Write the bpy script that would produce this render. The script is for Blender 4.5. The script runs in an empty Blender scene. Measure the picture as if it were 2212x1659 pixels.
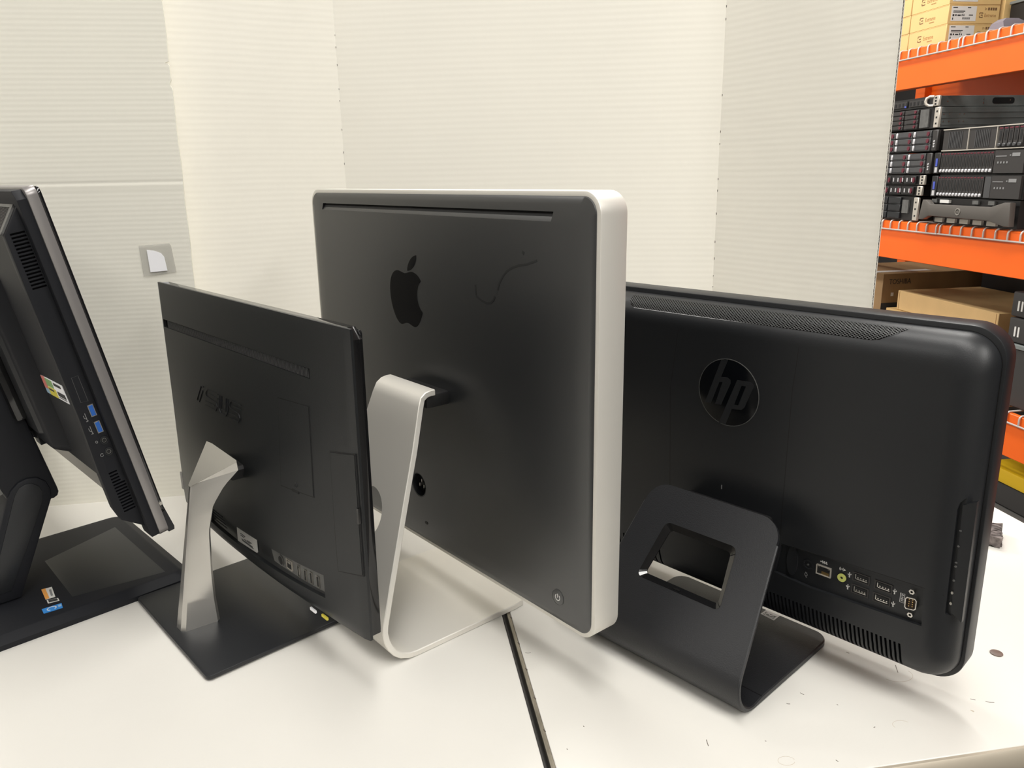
import bpy, bmesh, math, random
from mathutils import Vector, Matrix

# ---------------------------------------------------------------- scene, camera, light
scn = bpy.context.scene
COL = scn.collection
R = math.radians
random.seed(7)

CAM_H = 0.53355
F_PX, YAW, PITCH, ROLL = 1672.278, R(9.02464), R(15.24544), R(-1.16191)
fw = Vector((math.sin(YAW) * math.cos(PITCH), math.cos(YAW) * math.cos(PITCH), -math.sin(PITCH)))
rt = Vector((math.cos(YAW), -math.sin(YAW), 0))
up = rt.cross(fw)
rt2 = rt * math.cos(ROLL) + up * math.sin(ROLL)
up2 = up * math.cos(ROLL) - rt * math.sin(ROLL)
cd = bpy.data.cameras.new('camera')
cd.sensor_fit = 'HORIZONTAL'
cd.sensor_width = 36.0
cd.lens = 36.0 * F_PX / 2212.0
cd.clip_start = 0.02
cam = bpy.data.objects.new('camera', cd)
cam.matrix_world = Matrix(((rt2.x, up2.x, -fw.x, 0), (rt2.y, up2.y, -fw.y, 0), (rt2.z, up2.z, -fw.z, CAM_H), (0, 0, 0, 1)))
COL.objects.link(cam)
scn.camera = cam

w = bpy.data.worlds.new('world')
scn.world = w
w.use_nodes = True
w.node_tree.nodes['Background'].inputs[0].default_value = (1.0, 0.98, 0.95, 1)
w.node_tree.nodes['Background'].inputs[1].default_value = 0.3

def area(name, loc, size, power, rot=(0, 0, 0), col=(1.0, 0.978, 0.935)):
    l = bpy.data.lights.new(name, 'AREA')
    l.shape = 'RECTANGLE'
    l.size, l.size_y = size
    l.energy = power
    l.color = col
    o = bpy.data.objects.new(name, l)
    o.location = loc
    o.rotation_euler = rot
    COL.objects.link(o)
    return o

# rows of warehouse strip lights under the ceiling, some rows added as fill
area('strip_light', (0.15, 0.20, 2.55), (0.35, 2.4), 54)
area('strip_light', (-2.6, 0.4, 2.55), (0.45, 3.4), 54)
area('strip_light', (1.50, 3.0, 2.55), (0.35, 3.0), 95)
area('strip_light', (-0.9, 4.0, 2.55), (0.35, 2.4), 170)  # row added behind the backdrop to brighten the lower cartons and beams
area('strip_light', (1.9, -2.3, 2.55), (0.4, 3.0), 132)  # strong row added behind the camera, lifts the lower cartons and silver rim
area('strip_light', (-0.8, -2.4, 2.55), (2.6, 0.4), 28)

scn.view_settings.view_transform = 'Standard'
scn.view_settings.look = 'None'
scn.view_settings.gamma = 1.0
scn.view_settings.use_curve_mapping = False
scn.view_settings.exposure = 0.0
scn.cycles.use_denoising = True
scn.cycles.max_bounces = 8
scn.cycles.diffuse_bounces = 4
scn.cycles.caustics_reflective = False
scn.cycles.caustics_refractive = False

# ---------------------------------------------------------------- materials
def mat(name, col, rough=0.5, metal=0.0, spec=0.5, bump=0.0, bscale=200.0, vary=0.0, vscale=6.0, coat=0.0, stretch=None, col2=None, alpha=1.0):
    m = bpy.data.materials.new(name)
    m.use_nodes = True
    nt = m.node_tree
    b = nt.nodes['Principled BSDF']
    b.inputs['Base Color'].default_value = (*col, 1)
    b.inputs['Roughness'].default_value = rough
    b.inputs['Metallic'].default_value = metal
    b.inputs['Specular IOR Level'].default_value = spec
    b.inputs['Coat Weight'].default_value = coat
    b.inputs['Alpha'].default_value = alpha
    tc = nt.nodes.new('ShaderNodeTexCoord')
    src = tc.outputs['Object']
    if stretch:
        mp = nt.nodes.new('ShaderNodeMapping')
        mp.inputs['Scale'].default_value = stretch
        nt.links.new(src, mp.inputs['Vector'])
        src = mp.outputs['Vector']
    if vary or col2:
        n = nt.nodes.new('ShaderNodeTexNoise')
        n.inputs['Scale'].default_value = vscale
        n.inputs['Detail'].default_value = 5
        nt.links.new(src, n.inputs['Vector'])
        rp = nt.nodes.new('ShaderNodeValToRGB')
        c2 = col2 if col2 else tuple(c * (1 - vary) for c in col)
        rp.color_ramp.elements[0].color = (*c2, 1)
        rp.color_ramp.elements[1].color = (*col, 1)
        rp.color_ramp.elements[0].position = 0.3
        rp.color_ramp.elements[1].position = 0.7
        nt.links.new(n.outputs['Fac'], rp.inputs['Fac'])
        nt.links.new(rp.outputs['Color'], b.inputs['Base Color'])
    if bump:
        n2 = nt.nodes.new('ShaderNodeTexNoise')
        n2.inputs['Scale'].default_value = bscale
        n2.inputs['Detail'].default_value = 3
        nt.links.new(src, n2.inputs['Vector'])
        bp = nt.nodes.new('ShaderNodeBump')
        bp.inputs['Strength'].default_value = bump
        bp.inputs['Distance'].default_value = 0.0005
        nt.links.new(n2.outputs['Fac'], bp.inputs['Height'])
        nt.links.new(bp.outputs['Normal'], b.inputs['Normal'])
    return m

M = {}
M['board'] = mat('white_corrugated_card', (0.84, 0.812, 0.735), 0.75, spec=0.25, bump=0.12, bscale=90, vary=0.03, vscale=5)
M['board_l'] = mat('white_flat_card', (0.81, 0.788, 0.705), 0.7, spec=0.25, bump=0.1, bscale=90, vary=0.03, vscale=4)
M['card_core'] = mat('card_core_shadowed', (0.10, 0.085, 0.07), 0.9)
M['table'] = mat('white_laminate', (0.70, 0.680, 0.635), 0.36, spec=0.4, vary=0.035, vscale=7, bump=0.03, bscale=300)
M['table_edge'] = mat('tan_edge_strip', (0.36, 0.32, 0.25), 0.4, metal=0.35, vary=0.45, vscale=30, stretch=(4, 1, 4))
M['table_front'] = mat('beige_edge_trim', (0.52, 0.46, 0.37), 0.38, metal=0.3, vary=0.15, vscale=9)
M['table_dark'] = mat('dark_edge_band', (0.03, 0.028, 0.025), 0.6)
M['scuff'] = mat('dark_scuff', (0.12, 0.1, 0.08), 0.7)
M['scuff_l'] = mat('pale_brown_scuff', (0.5, 0.43, 0.34), 0.7)
M['steel_leg'] = mat('grey_steel_leg', (0.2, 0.2, 0.2), 0.45, metal=0.6)
M['blk'] = mat('black_plastic', (0.0115, 0.0125, 0.0145), 0.42, bump=0.12, bscale=900)
M['blk_hp'] = mat('matte_black_plastic', (0.0105, 0.0115, 0.0135), 0.43, bump=0.15, bscale=1100)
M['blk_foot'] = mat('grained_black_plastic', (0.0125, 0.0130, 0.0150), 0.42, bump=0.55, bscale=900)
M['blk_asus'] = mat('textured_black_plastic', (0.0100, 0.0112, 0.0125), 0.40, bump=0.25, bscale=1400)
M['blk_lnv'] = mat('charcoal_black_plastic', (0.0085, 0.0092, 0.0120), 0.55, spec=0.28, bump=0.12, bscale=900)
M['gloss'] = mat('gloss_black_plastic', (0.006, 0.006, 0.0065), 0.09, spec=0.55)
M['dark'] = mat('deep_black', (0.004, 0.004, 0.0045), 0.6)
M['imac'] = mat('satin_black_panel', (0.0065, 0.0075, 0.0090), 0.38, spec=1.0, bump=0.03, bscale=700)
M['imac'].node_tree.nodes['Principled BSDF'].inputs['IOR'].default_value = 1.62
M['smear'] = mat('greasy_smear', (0.0060, 0.0068, 0.0080), 0.36, spec=1.0)
M['alu'] = mat('anodised_aluminium', (0.74, 0.715, 0.660), 0.47, metal=0.4, bump=0.06, bscale=1800)
M['alu_edge'] = mat('cut_aluminium_edge', (0.76, 0.74, 0.70), 0.4, metal=0.6)
M['silver_col'] = mat('brushed_silver', (0.60, 0.585, 0.555), 0.33, metal=0.9, bump=0.05, bscale=1500)
M['grey_strip'] = mat('warm_grey_trim', (0.27, 0.255, 0.25), 0.33, metal=0.45)
M['glass'] = mat('dark_screen_glass', (0.008, 0.008, 0.009), 0.06)
M['white'] = mat('white_print', (0.75, 0.74, 0.72), 0.6)
M['grey_print'] = mat('grey_print', (0.22, 0.22, 0.22), 0.6)
M['dim_print'] = mat('dim_print', (0.07, 0.07, 0.07), 0.6)
M['paper'] = mat('white_paper', (0.90, 0.90, 0.93), 0.8)
M['label'] = mat('white_label', (0.66, 0.65, 0.62), 0.6)
M['ink'] = mat('black_ink', (0.03, 0.03, 0.03), 0.7)
M['metal'] = mat('nickel', (0.62, 0.60, 0.56), 0.28, metal=1.0)
M['gold'] = mat('gold_contact', (0.75, 0.52, 0.22), 0.3, metal=1.0)
M['usb_blue'] = mat('blue_port_tongue', (0.02, 0.11, 0.42), 0.4)
M['lime'] = mat('lime_jack', (0.55, 0.58, 0.16), 0.45)
M['st_orange'] = mat('orange_sticker', (0.75, 0.33, 0.07), 0.5)
M['st_blue'] = mat('blue_sticker', (0.03, 0.22, 0.60), 0.4)
M['st_red'] = mat('pink_red_sticker', (0.66, 0.20, 0.17), 0.5)
M['st_green'] = mat('green_sticker', (0.24, 0.40, 0.16), 0.5)
M['st_yellow'] = mat('yellow_sticker', (0.68, 0.58, 0.07), 0.5)
M['st_lblue'] = mat('pale_blue_sticker', (0.30, 0.45, 0.60), 0.5)
M['panel_grey'] = mat('grey_port_plate', (0.15, 0.15, 0.145), 0.42, metal=0.3, vary=0.3, vscale=60)
M['orange'] = mat('orange_powdercoat', (0.88, 0.130, 0.006), 0.45, vary=0.06, vscale=5, bump=0.05, bscale=150)
M['wire'] = mat('pale_zinc_wire', (0.50, 0.455, 0.42), 0.45, metal=0.3)
M['kraft'] = mat('kraft_cardboard', (0.74, 0.51, 0.235), 0.75, vary=0.07, vscale=12, bump=0.1, bscale=200)
M['kraft_y'] = mat('light_cardboard', (0.66, 0.45, 0.19), 0.75, vary=0.05, vscale=12)
M['kraft_d'] = mat('brown_cardboard', (0.34, 0.215, 0.10), 0.8, vary=0.2, vscale=10, stretch=(1, 1, .15))
M['kraft_ink'] = mat('brown_ink', (0.16, 0.085, 0.035), 0.8)
M['kraft_ink_l'] = mat('pale_brown_ink', (0.36, 0.2, 0.075), 0.8)
M['srv'] = mat('server_black', (0.012, 0.011, 0.011), 0.5)
M['srv2'] = mat('server_dark_grey', (0.030, 0.027, 0.026), 0.5)
M['srv_steel'] = mat('galvanised_steel', (0.22, 0.24, 0.235), 0.5, metal=0.25, vary=0.25, vscale=14)
M['srv_ear'] = mat('steel_ear', (0.55, 0.51, 0.45), 0.45, metal=0.5)
M['caddy'] = mat('grey_caddy', (0.055, 0.055, 0.057), 0.42)
M['caddy_l'] = mat('silver_latch', (0.62, 0.61, 0.63), 0.35, metal=0.4)
M['maroon'] = mat('maroon_button', (0.11, 0.014, 0.026), 0.45)
M['bezel'] = mat('grey_server_bezel', (0.105, 0.095, 0.085), 0.45, metal=0.2)
M['bluelatch'] = mat('blue_tab', (0.06, 0.09, 0.42), 0.4)
M['bin'] = mat('dark_grey_bin', (0.035, 0.033, 0.032), 0.5)
M['yellow'] = mat('yellow_lid', (0.72, 0.46, 0.01), 0.45)
M['fuzz'] = mat('grey_fuzzy_foam', (0.24, 0.20, 0.19), 0.95, vary=0.75, vscale=260)
M['disc'] = mat('brown_disc', (0.17, 0.12, 0.10), 0.5, vary=0.3, vscale=120)
M['floor'] = mat('sealed_concrete', (0.17, 0.165, 0.155), 0.45, vary=0.25, vscale=2)
M['wallp'] = mat('painted_wall', (0.55, 0.54, 0.51), 0.8, vary=0.05, vscale=1.5)
M['ceil'] = mat('painted_ceiling', (0.6, 0.59, 0.57), 0.85)
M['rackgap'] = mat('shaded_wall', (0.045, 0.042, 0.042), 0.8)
M['tape'] = mat('clear_tape', (0.58, 0.57, 0.53), 0.4, alpha=0.3)
M['badge'] = mat('badge_black', (0.003, 0.0035, 0.0045), 0.16, spec=0.22)

# perforated grille: tiny round holes as a printed pattern
def perf_mat():
    m = bpy.data.materials.new('perforated_black')
    m.use_nodes = True
    nt = m.node_tree
    b = nt.nodes['Principled BSDF']
    b.inputs['Roughness'].default_value = 0.42
    tc = nt.nodes.new('ShaderNodeTexCoord')
    mp = nt.nodes.new('ShaderNodeMapping')
    mp.inputs['Scale'].default_value = (390, 390, 390)
    mp.inputs['Rotation'].default_value = (0, 0, R(45))
    nt.links.new(tc.outputs['UV'], mp.inputs['Vector'])
    fr = nt.nodes.new('ShaderNodeVectorMath'); fr.operation = 'FRACTION'
    nt.links.new(mp.outputs['Vector'], fr.inputs[0])
    sb = nt.nodes.new('ShaderNodeVectorMath'); sb.operation = 'SUBTRACT'
    sb.inputs[1].default_value = (0.5, 0.5, 0)
    nt.links.new(fr.outputs[0], sb.inputs[0])
    ml = nt.nodes.new('ShaderNodeVectorMath'); ml.operation = 'MULTIPLY'
    ml.inputs[1].default_value = (1, 1, 0)
    nt.links.new(sb.outputs[0], ml.inputs[0])
    ln = nt.nodes.new('ShaderNodeVectorMath'); ln.operation = 'LENGTH'
    nt.links.new(ml.outputs[0], ln.inputs[0])
    st = nt.nodes.new('ShaderNodeMapRange')
    st.inputs['From Min'].default_value = 0.33
    st.inputs['From Max'].default_value = 0.42
    nt.links.new(ln.outputs['Value'], st.inputs['Value'])
    mx = nt.nodes.new('ShaderNodeMix'); mx.data_type = 'RGBA'
    mx.inputs[6].default_value = (0.001, 0.001, 0.001, 1)
    mx.inputs[7].default_value = (0.035, 0.035, 0.036, 1)
    nt.links.new(st.outputs['Result'], mx.inputs[0])
    nt.links.new(mx.outputs[2], b.inputs['Base Color'])
    sp = nt.nodes.new('ShaderNodeMath'); sp.operation = 'MULTIPLY'
    sp.inputs[1].default_value = 0.6
    nt.links.new(st.outputs['Result'], sp.inputs[0])
    nt.links.new(sp.outputs[0], b.inputs['Specular IOR Level'])
    return m
M['perf'] = perf_mat()

# ---------------------------------------------------------------- mesh helpers
def smooth(me, ang=38):
    me.shade_smooth()
    me.set_sharp_from_angle(angle=R(ang))

def obj(name, bm, m, parent=None, Mx=None, label=None, kind=None, ang=38, recalc=True):
    if recalc:
        bmesh.ops.recalc_face_normals(bm, faces=bm.faces[:])
    if Mx is not None:
        bm.transform(Mx)
    me = bpy.data.meshes.new(name)
    bm.to_mesh(me)
    bm.free()
    smooth(me, ang)
    for mm in (m if isinstance(m, (list, tuple)) else [m]):
        me.materials.append(mm)
    o = bpy.data.objects.new(name, me)
    COL.objects.link(o)
    if parent is not None:
        o.parent = parent
    if label:
        o['label'] = label
    if kind:
        o['kind'] = kind
    return o

def share(src, name, parent, loc):
    o = src.copy()
    o.name = name
    COL.objects.link(o)
    o.parent = parent
    o.location = loc
    return o

def thing(name, label, cat, loc=(0, 0, 0), rotz=0.0, group=None):
    o = bpy.data.objects.new(name, None)
    o.empty_display_size = 0.05
    COL.objects.link(o)
    o.location = loc
    o.rotation_euler = (0, 0, rotz)
    o['label'] = label
    o['category'] = cat
    if group:
        o['group'] = group
    return o

def tag(o, label, cat, group=None):
    o['label'] = label
    o['category'] = cat
    if group:
        o['group'] = group
    return o

def dup(root, loc, label=None, rotz=None):
    r = root.copy()
    COL.objects.link(r)
    r.location = loc
    if rotz is not None:
        r.rotation_euler = (0, 0, rotz)
    if label:
        r['label'] = label
    for ch in list(root.children):
        c = ch.copy()
        COL.objects.link(c)
        c.parent = r
        for g in list(ch.children):
            d = g.copy()
            COL.objects.link(d)
            d.parent = c
    return r

def bx(bm, x0, x1, y0, y1, z0, z1, bev=0.0, seg=2):
    t = bmesh.new()
    bmesh.ops.create_cube(t, size=1)
    t.transform(Matrix.Translation(((x0 + x1) / 2, (y0 + y1) / 2, (z0 + z1) / 2)) @ Matrix.Diagonal((abs(x1 - x0), abs(y1 - y0), abs(z1 - z0), 1)))
    if bev:
        bmesh.ops.bevel(t, geom=t.edges[:], offset=bev, segments=seg, affect='EDGES', profile=0.5)
    join(bm, t)
    return bm

def join(bm, t):
    me = bpy.data.meshes.new('tmp')
    t.to_mesh(me)
    t.free()
    bm.from_mesh(me)
    bpy.data.meshes.remove(me)

def P3(axis, a, b, c):
    # point with in-plane coords a, b and axis coord c
    return {'x': (c, a, b), 'y': (a, c, b), 'z': (a, b, c)}[axis]

def prism(bm, poly, axis, c0, c1, bev=0.0, seg=2, bev_both=True):
    t = bmesh.new()
    v0 = [t.verts.new(P3(axis, a, b, c0)) for a, b in poly]
    v1 = [t.verts.new(P3(axis, a, b, c1)) for a, b in poly]
    n = len(poly)
    for i in range(n):
        t.faces.new((v0[i], v0[(i + 1) % n], v1[(i + 1) % n], v1[i]))
    f0 = t.faces.new(v0[::-1])
    f1 = t.faces.new(v1)
    bmesh.ops.recalc_face_normals(t, faces=t.faces[:])
    if bev:
        ed = list(f0.edges) + (list(f1.edges) if bev_both else [])
        bmesh.ops.bevel(t, geom=ed, offset=bev, segments=seg, affect='EDGES', profile=0.5)
    join(bm, t)
    return bm

def rrect(x0, x1, z0, z1, r, n=6):
    pts = []
    for cx, cz, a0 in ((x1 - r, z1 - r, 0), (x0 + r, z1 - r, 90), (x0 + r, z0 + r, 180), (x1 - r, z0 + r, 270)):
        for i in range(n + 1):
            a = R(a0 + 90 * i / n)
            pts.append((cx + r * math.cos(a), cz + r * math.sin(a)))
    return pts

def ellipse(cx, cz, rx, rz, n=24, a0=0, a1=360):
    k = n if a1 - a0 >= 360 else n + 1
    return [(cx + rx * math.cos(R(a0 + (a1 - a0) * i / n)), cz + rz * math.sin(R(a0 + (a1 - a0) * i / n))) for i in range(k)]

def loft(bm, loops, cap0=True, cap1=True, closed=True):
    vs = [[bm.verts.new(p) for p in l] for l in loops]
    n = len(vs[0])
    for a, b in zip(vs[:-1], vs[1:]):
        for i in range(n if closed else n - 1):
            bm.faces.new((a[i], a[(i + 1) % n], b[(i + 1) % n], b[i]))
    if cap0:
        bm.faces.new(vs[0][::-1])
    if cap1:
        bm.faces.new(vs[-1])
    return bm

def tube(bm, pts, r, n=8):
    pts = [Vector(p) for p in pts]
    loops = []
    prev = None
    for i, p in enumerate(pts):
        d = (pts[min(i + 1, len(pts) - 1)] - pts[max(i - 1, 0)]).normalized()
        ref = prev if prev is not None else (Vector((0, 0, 1)) if abs(d.z) < 0.9 else Vector((1, 0, 0)))
        u = (ref - d * ref.dot(d)).normalized()
        prev = u
        v = d.cross(u)
        loops.append([tuple(p + (u * math.cos(2 * math.pi * k / n) + v * math.sin(2 * math.pi * k / n)) * r) for k in range(n)])
    return loft(bm, loops)

def ring(bm, outer, inner, axis, c0, c1):
    # flat frame between two loops with the same number of points
    n = len(outer)
    A = [[bm.verts.new(P3(axis, *p, c)) for p in l] for l, c in ((outer, c0), (inner, c0), (inner, c1), (outer, c1))]
    for a, b in ((0, 1), (1, 2), (2, 3), (3, 0)):
        for i in range(n):
            bm.faces.new((A[a][i], A[a][(i + 1) % n], A[b][(i + 1) % n], A[b][i]))
    return bm

def stroke(bm, pts, wd, axis, c0, c1, closed=False):
    # ribbon of constant width along a polyline, extruded c0..c1
    n = len(pts)
    L, Rr = [], []
    for i in range(n):
        a = Vector(pts[(i - 1) % n] if (closed or i > 0) else pts[i])
        b = Vector(pts[(i + 1) % n] if (closed or i < n - 1) else pts[i])
        d = (b - a)
        d = d.normalized() if d.length > 0 else Vector((1, 0))
        nn = Vector((-d.y, d.x)) * wd / 2
        p = Vector(pts[i])
        L.append(tuple(p + nn)); Rr.append(tuple(p - nn))
    if closed:
        return ring(bm, L, Rr, axis, c0, c1)
    for i in range(n - 1):
        q = [L[i], L[i + 1], Rr[i + 1], Rr[i]]
        prism(bm, q, axis, c0, c1)
    return bm

def cut(o, cutter_bm):
    bmesh.ops.recalc_face_normals(cutter_bm, faces=cutter_bm.faces[:])
    me = bpy.data.meshes.new('tmp')
    cutter_bm.to_mesh(me)
    cutter_bm.free()
    c = bpy.data.objects.new('tmp', me)
    COL.objects.link(c)
    md = o.modifiers.new('b', 'BOOLEAN')
    md.operation = 'DIFFERENCE'
    md.solver = 'EXACT'
    md.object = c
    p = o.parent
    o.parent = None
    keep = o.matrix_basis.copy()
    o.matrix_basis = Matrix.Identity(4)
    bpy.context.view_layer.update()
    dg = bpy.context.evaluated_depsgraph_get()
    new = bpy.data.meshes.new_from_object(o.evaluated_get(dg))
    o.modifiers.clear()
    old = o.data
    nm = old.name
    o.data = new
    bpy.data.meshes.remove(old)
    new.name = nm
    smooth(new, 38)
    bpy.data.objects.remove(c)
    bpy.data.meshes.remove(me)
    o.matrix_basis = keep
    o.parent = p

def text_obj(name, s, size, m, parent, Mx, ext=0.0002, align='LEFT', shear=0.0, sx=1.0):
    cu = bpy.data.curves.new('tmp', 'FONT')
    cu.body = s
    cu.size = size
    cu.extrude = ext
    cu.align_x = align
    cu.shear = shear
    cu.resolution_u = 3
    t = bpy.data.objects.new('tmp', cu)
    COL.objects.link(t)
    bpy.context.view_layer.update()
    me = bpy.data.meshes.new_from_object(t.evaluated_get(bpy.context.evaluated_depsgraph_get()))
    bpy.data.objects.remove(t)
    bpy.data.curves.remove(cu)
    me.name = name
    me.transform(Mx @ Matrix.Diagonal((sx, 1, 1, 1)))
    me.materials.clear()
    me.materials.append(m)
    o = bpy.data.objects.new(name, me)
    COL.objects.link(o)
    if parent is not None:
        o.parent = parent
    return o

# text upright on a face that looks towards local -y / towards local -x
def face_y(x, y, z):
    return Matrix.Translation((x, y, z)) @ Matrix.Rotation(R(90), 4, 'X')
def face_x(x, y, z):
    return Matrix.Translation((x, y, z)) @ Matrix.Rotation(R(-90), 4, 'Z') @ Matrix.Rotation(R(90), 4, 'X')

def structure(name, bm, m):
    o = obj(name, bm, m)
    o['kind'] = 'structure'
    return o

# ---------------------------------------------------------------- the room
FLOOR = -0.75
structure('floor', bx(bmesh.new(), -4.2, 4.4, -4.2, 6.4, FLOOR - 0.1, FLOOR), M['floor'])
structure('ceiling', bx(bmesh.new(), -4.2, 4.4, -4.2, 6.4, 2.75, 2.85), M['ceil'])
structure('wall_left', bx(bmesh.new(), -4.2, -4.1, -4.2, 6.4, FLOOR, 2.75), M['wallp'])
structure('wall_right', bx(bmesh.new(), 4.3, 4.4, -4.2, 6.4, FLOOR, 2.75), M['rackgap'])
structure('wall_back', bx(bmesh.new(), -4.1, 4.3, 6.3, 6.4, FLOOR, 2.75), M['wallp'])
structure('wall_front', bx(bmesh.new(), -4.1, 4.3, -4.2, -4.1, FLOOR, 2.75), M['wallp'])

# ---------------------------------------------------------------- tables
def table(label, x0, x1, y0, y1, edge_left):
    t = thing('table', label, 'table', ((x0 + x1) / 2, (y0 + y1) / 2, FLOOR))
    mx = Matrix.Translation((-(x0 + x1) / 2, -(y0 + y1) / 2, -FLOOR))
    obj('tabletop', bx(bmesh.new(), x0 + 0.002, x1 - 0.002, y0 + 0.002, y1 - 0.002, -0.03, 0.0, 0.0008, 1), M['table'], t, mx)
    bm = bmesh.new()
    prism(bm, [(y0 - 0.001, -0.031), (y0 - 0.0045, -0.026), (y0 - 0.0055, -0.016), (y0 - 0.0045, -0.005), (y0 - 0.001, -0.0006), (y0 + 0.0018, -0.0006), (y0 + 0.0018, -0.031)], 'x', x0, x1)
    obj('edge_strip', bm, M['table_front'], t, mx, label='tan metal-look strip along the front edge')
    sx0, sx1 = (x0 - 0.0025, x0 + 0.0018) if edge_left else (x1 - 0.0018, x1 + 0.0005)
    obj('edge_strip', bx(bmesh.new(), sx0, sx1, y0, y1, -0.03, -0.0006, 0.0006, 1), M['table_edge'] if edge_left else M['table_dark'], t, mx)
    for lx in (x0 + 0.06, x1 - 0.06):
        for ly in (y0 + 0.08, y1 - 0.08):
            bm = bmesh.new()
            prism(bm, ellipse(lx, ly, 0.016, 0.016, 14), 'z', FLOOR + 0.012, -0.03)
            prism(bm, ellipse(lx, ly, 0.024, 0.024, 14), 'z', FLOOR, FLOOR + 0.012)
            obj('leg', bm, M['steel_leg'], t, mx)
    return t, mx
tl, tlm = table('white laminate table on the left of the dark seam', -1.42, 0.1185, 0.532, 1.62, False)
tr_, trm = table('white laminate table on the right of the dark seam, with scuffed top', 0.1255, 0.944, 0.532, 1.62, True)

# dark scuffs, hairs and chips on the right table top
SC = [((0.2783, 0.596), (0.2768, 0.5875)), ((0.38, 0.6307), (0.3834, 0.6293)), ((0.4026, 0.6437), (0.4048, 0.6399)), ((0.4458, 0.5813), (0.4479, 0.5824)),
      ((0.5683, 0.6021), (0.5723, 0.5997)), ((0.5806, 0.5957), (0.5882, 0.5927)), ((0.3854, 0.5486), (0.3864, 0.5461)),
      ((0.1663, 0.6371), (0.167, 0.6357)), ((0.5293, 0.668), (0.5235, 0.6553)), ((0.6606, 0.8038), (0.6618, 0.803)), ((0.681, 0.8782), (0.681, 0.8761)),
      ((0.3326, 0.584), (0.334, 0.5836)), ((0.1429, 0.6092), (0.1436, 0.608)), ((0.49, 0.700), (0.492, 0.697)), ((0.43, 0.62), (0.4305, 0.6185))]
bm = bmesh.new()
for (a, b) in SC:
    mid = ((a[0] + b[0]) / 2 + random.uniform(-.0006, .0006), (a[1] + b[1]) / 2 + random.uniform(-.0006, .0006))
    stroke(bm, [a, mid, b], 0.0007, 'z', 0.0, 0.00012)
obj('scuff_mark', bm, M['scuff'], tr_, trm, kind='stuff')
bm = bmesh.new()
prism(bm, [(0.556, 0.5869), (0.5568, 0.584), (0.5582, 0.5838), (0.5584, 0.5856), (0.557, 0.5868)], 'z', 0, 0.0001)
for cx, cy, rr, a0, a1 in ((0.52, 0.652, 0.017, 200, 380), (0.475, 0.580, 0.009, 20, 200), (0.34, 0.556, 0.008, 0, 330)):
    stroke(bm, ellipse(cx, cy, rr, rr * .7, 20, a0, a1), 0.0003, 'z', 0, 0.0001)
obj('scuff_mark', bm, M['scuff_l'], tr_, trm, kind='stuff')
bm = bmesh.new()
for y in (0.846, 0.79, 0.74, 0.69, 0.64):
    stroke(bm, [(0.1262, y), (0.1275, y - 0.004)], 0.0008, 'z', -0.0004, 0.0002)
stroke(bm, [(0.131, 0.768), (0.134, 0.7665), (0.1375, 0.767)], 0.0003, 'z', 0, 0.0002)
obj('scuff_mark', bm, M['scuff'], tr_, trm, kind='stuff')

o = obj('brown_disc', prism(bmesh.new(), ellipse(0, 0, 0.0066, 0.0066, 24), 'z', 0, 0.0012, 0.0003), M['disc'])
o.location = (0.6525, 0.6655, 0.0)
tag(o, 'small flat brown disc lying on the right table beyond the black monitor', 'disc')
bm = bmesh.new()
for i in range(9):
    a = i / 9
    prism(bm, [(0.001 * random.uniform(-1, 1), 0), (0.006 * random.uniform(.6, 1.2) + .004, .001), (0.006 + .004 * random.random(), 0.006), (0.0, 0.006)], 'x', -0.022 + a * 0.044, -0.022 + (a + .112) * 0.044)
t_ = bm
bmesh.ops.subdivide_edges(t_, edges=t_.edges[:], cuts=2)
for v in t_.verts:
    if v.co.z > .0005:
        v.co += Vector((random.uniform(-1, 1), random.uniform(-1, 1), random.uniform(-.6, 1))) * 0.0009
o = obj('foam_scrap', bm, M['fuzz'], ang=20)
o.location = (0.862, 0.905, 0.0)
o.rotation_euler = (0, 0, R(50))
o.scale = (1.25, 2.2, 2.6)
tag(o, 'scrap of grey fuzzy foam on the right table behind the black monitor', 'scrap')

# ---------------------------------------------------------------- corrugated backdrop
PITCH_F = 0.0097
def fluted(bm, a, b, z0, z1, thick, amp, ph=0.0, wob=0.0006, nu=14):
    """slab from a to b (world xy), front face (towards camera side) rippled with horizontal flutes"""
    a = Vector(a); b = Vector(b)
    d = (b - a).normalized()
    nrm = Vector((d.y, -d.x))          # towards the viewer
    L = (b - a).length
    nz = int((z1 - z0) / PITCH_F * 6)
    rows = []
    for j in range(nz + 1):
        z = z0 + (z1 - z0) * j / nz
        row = []
        for i in range(nu + 1):
            u = i / nu
            zz = z + wob * math.sin(9 * u + 11 * z) * 1.0
            off = amp * math.sin(2 * math.pi * zz / PITCH_F + ph) + 0.0012 * math.sin(3.1 * u + 4.0 * z + ph) * math.sin(math.pi * u)
            p = a + d * (L * u) + nrm * off
            row.append(bm.verts.new((p.x, p.y, z)))
        rows.append(row)
    for r0, r1 in zip(rows[:-1], rows[1:]):
        for i in range(nu):
            bm.faces.new((r0[i], r0[i + 1], r1[i + 1], r1[i]))
    back = []
    for (u, z) in ((0, z0), (1, z0), (1, z1), (0, z1)):
        p = a + d * (L * u) - nrm * thick
        back.append(bm.verts.new((p.x, p.y, z)))
    bm.faces.new(back[::-1])
    bm.faces.new([back[0], back[1]] + rows[0][::-1])
    bm.faces.new([back[2], back[3]] + rows[-1])
    bm.faces.new([back[3], back[0]] + [r[0] for r in rows])
    bm.faces.new([back[1], back[2]] + [r[-1] for r in rows][::-1])
    return bm

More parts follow.
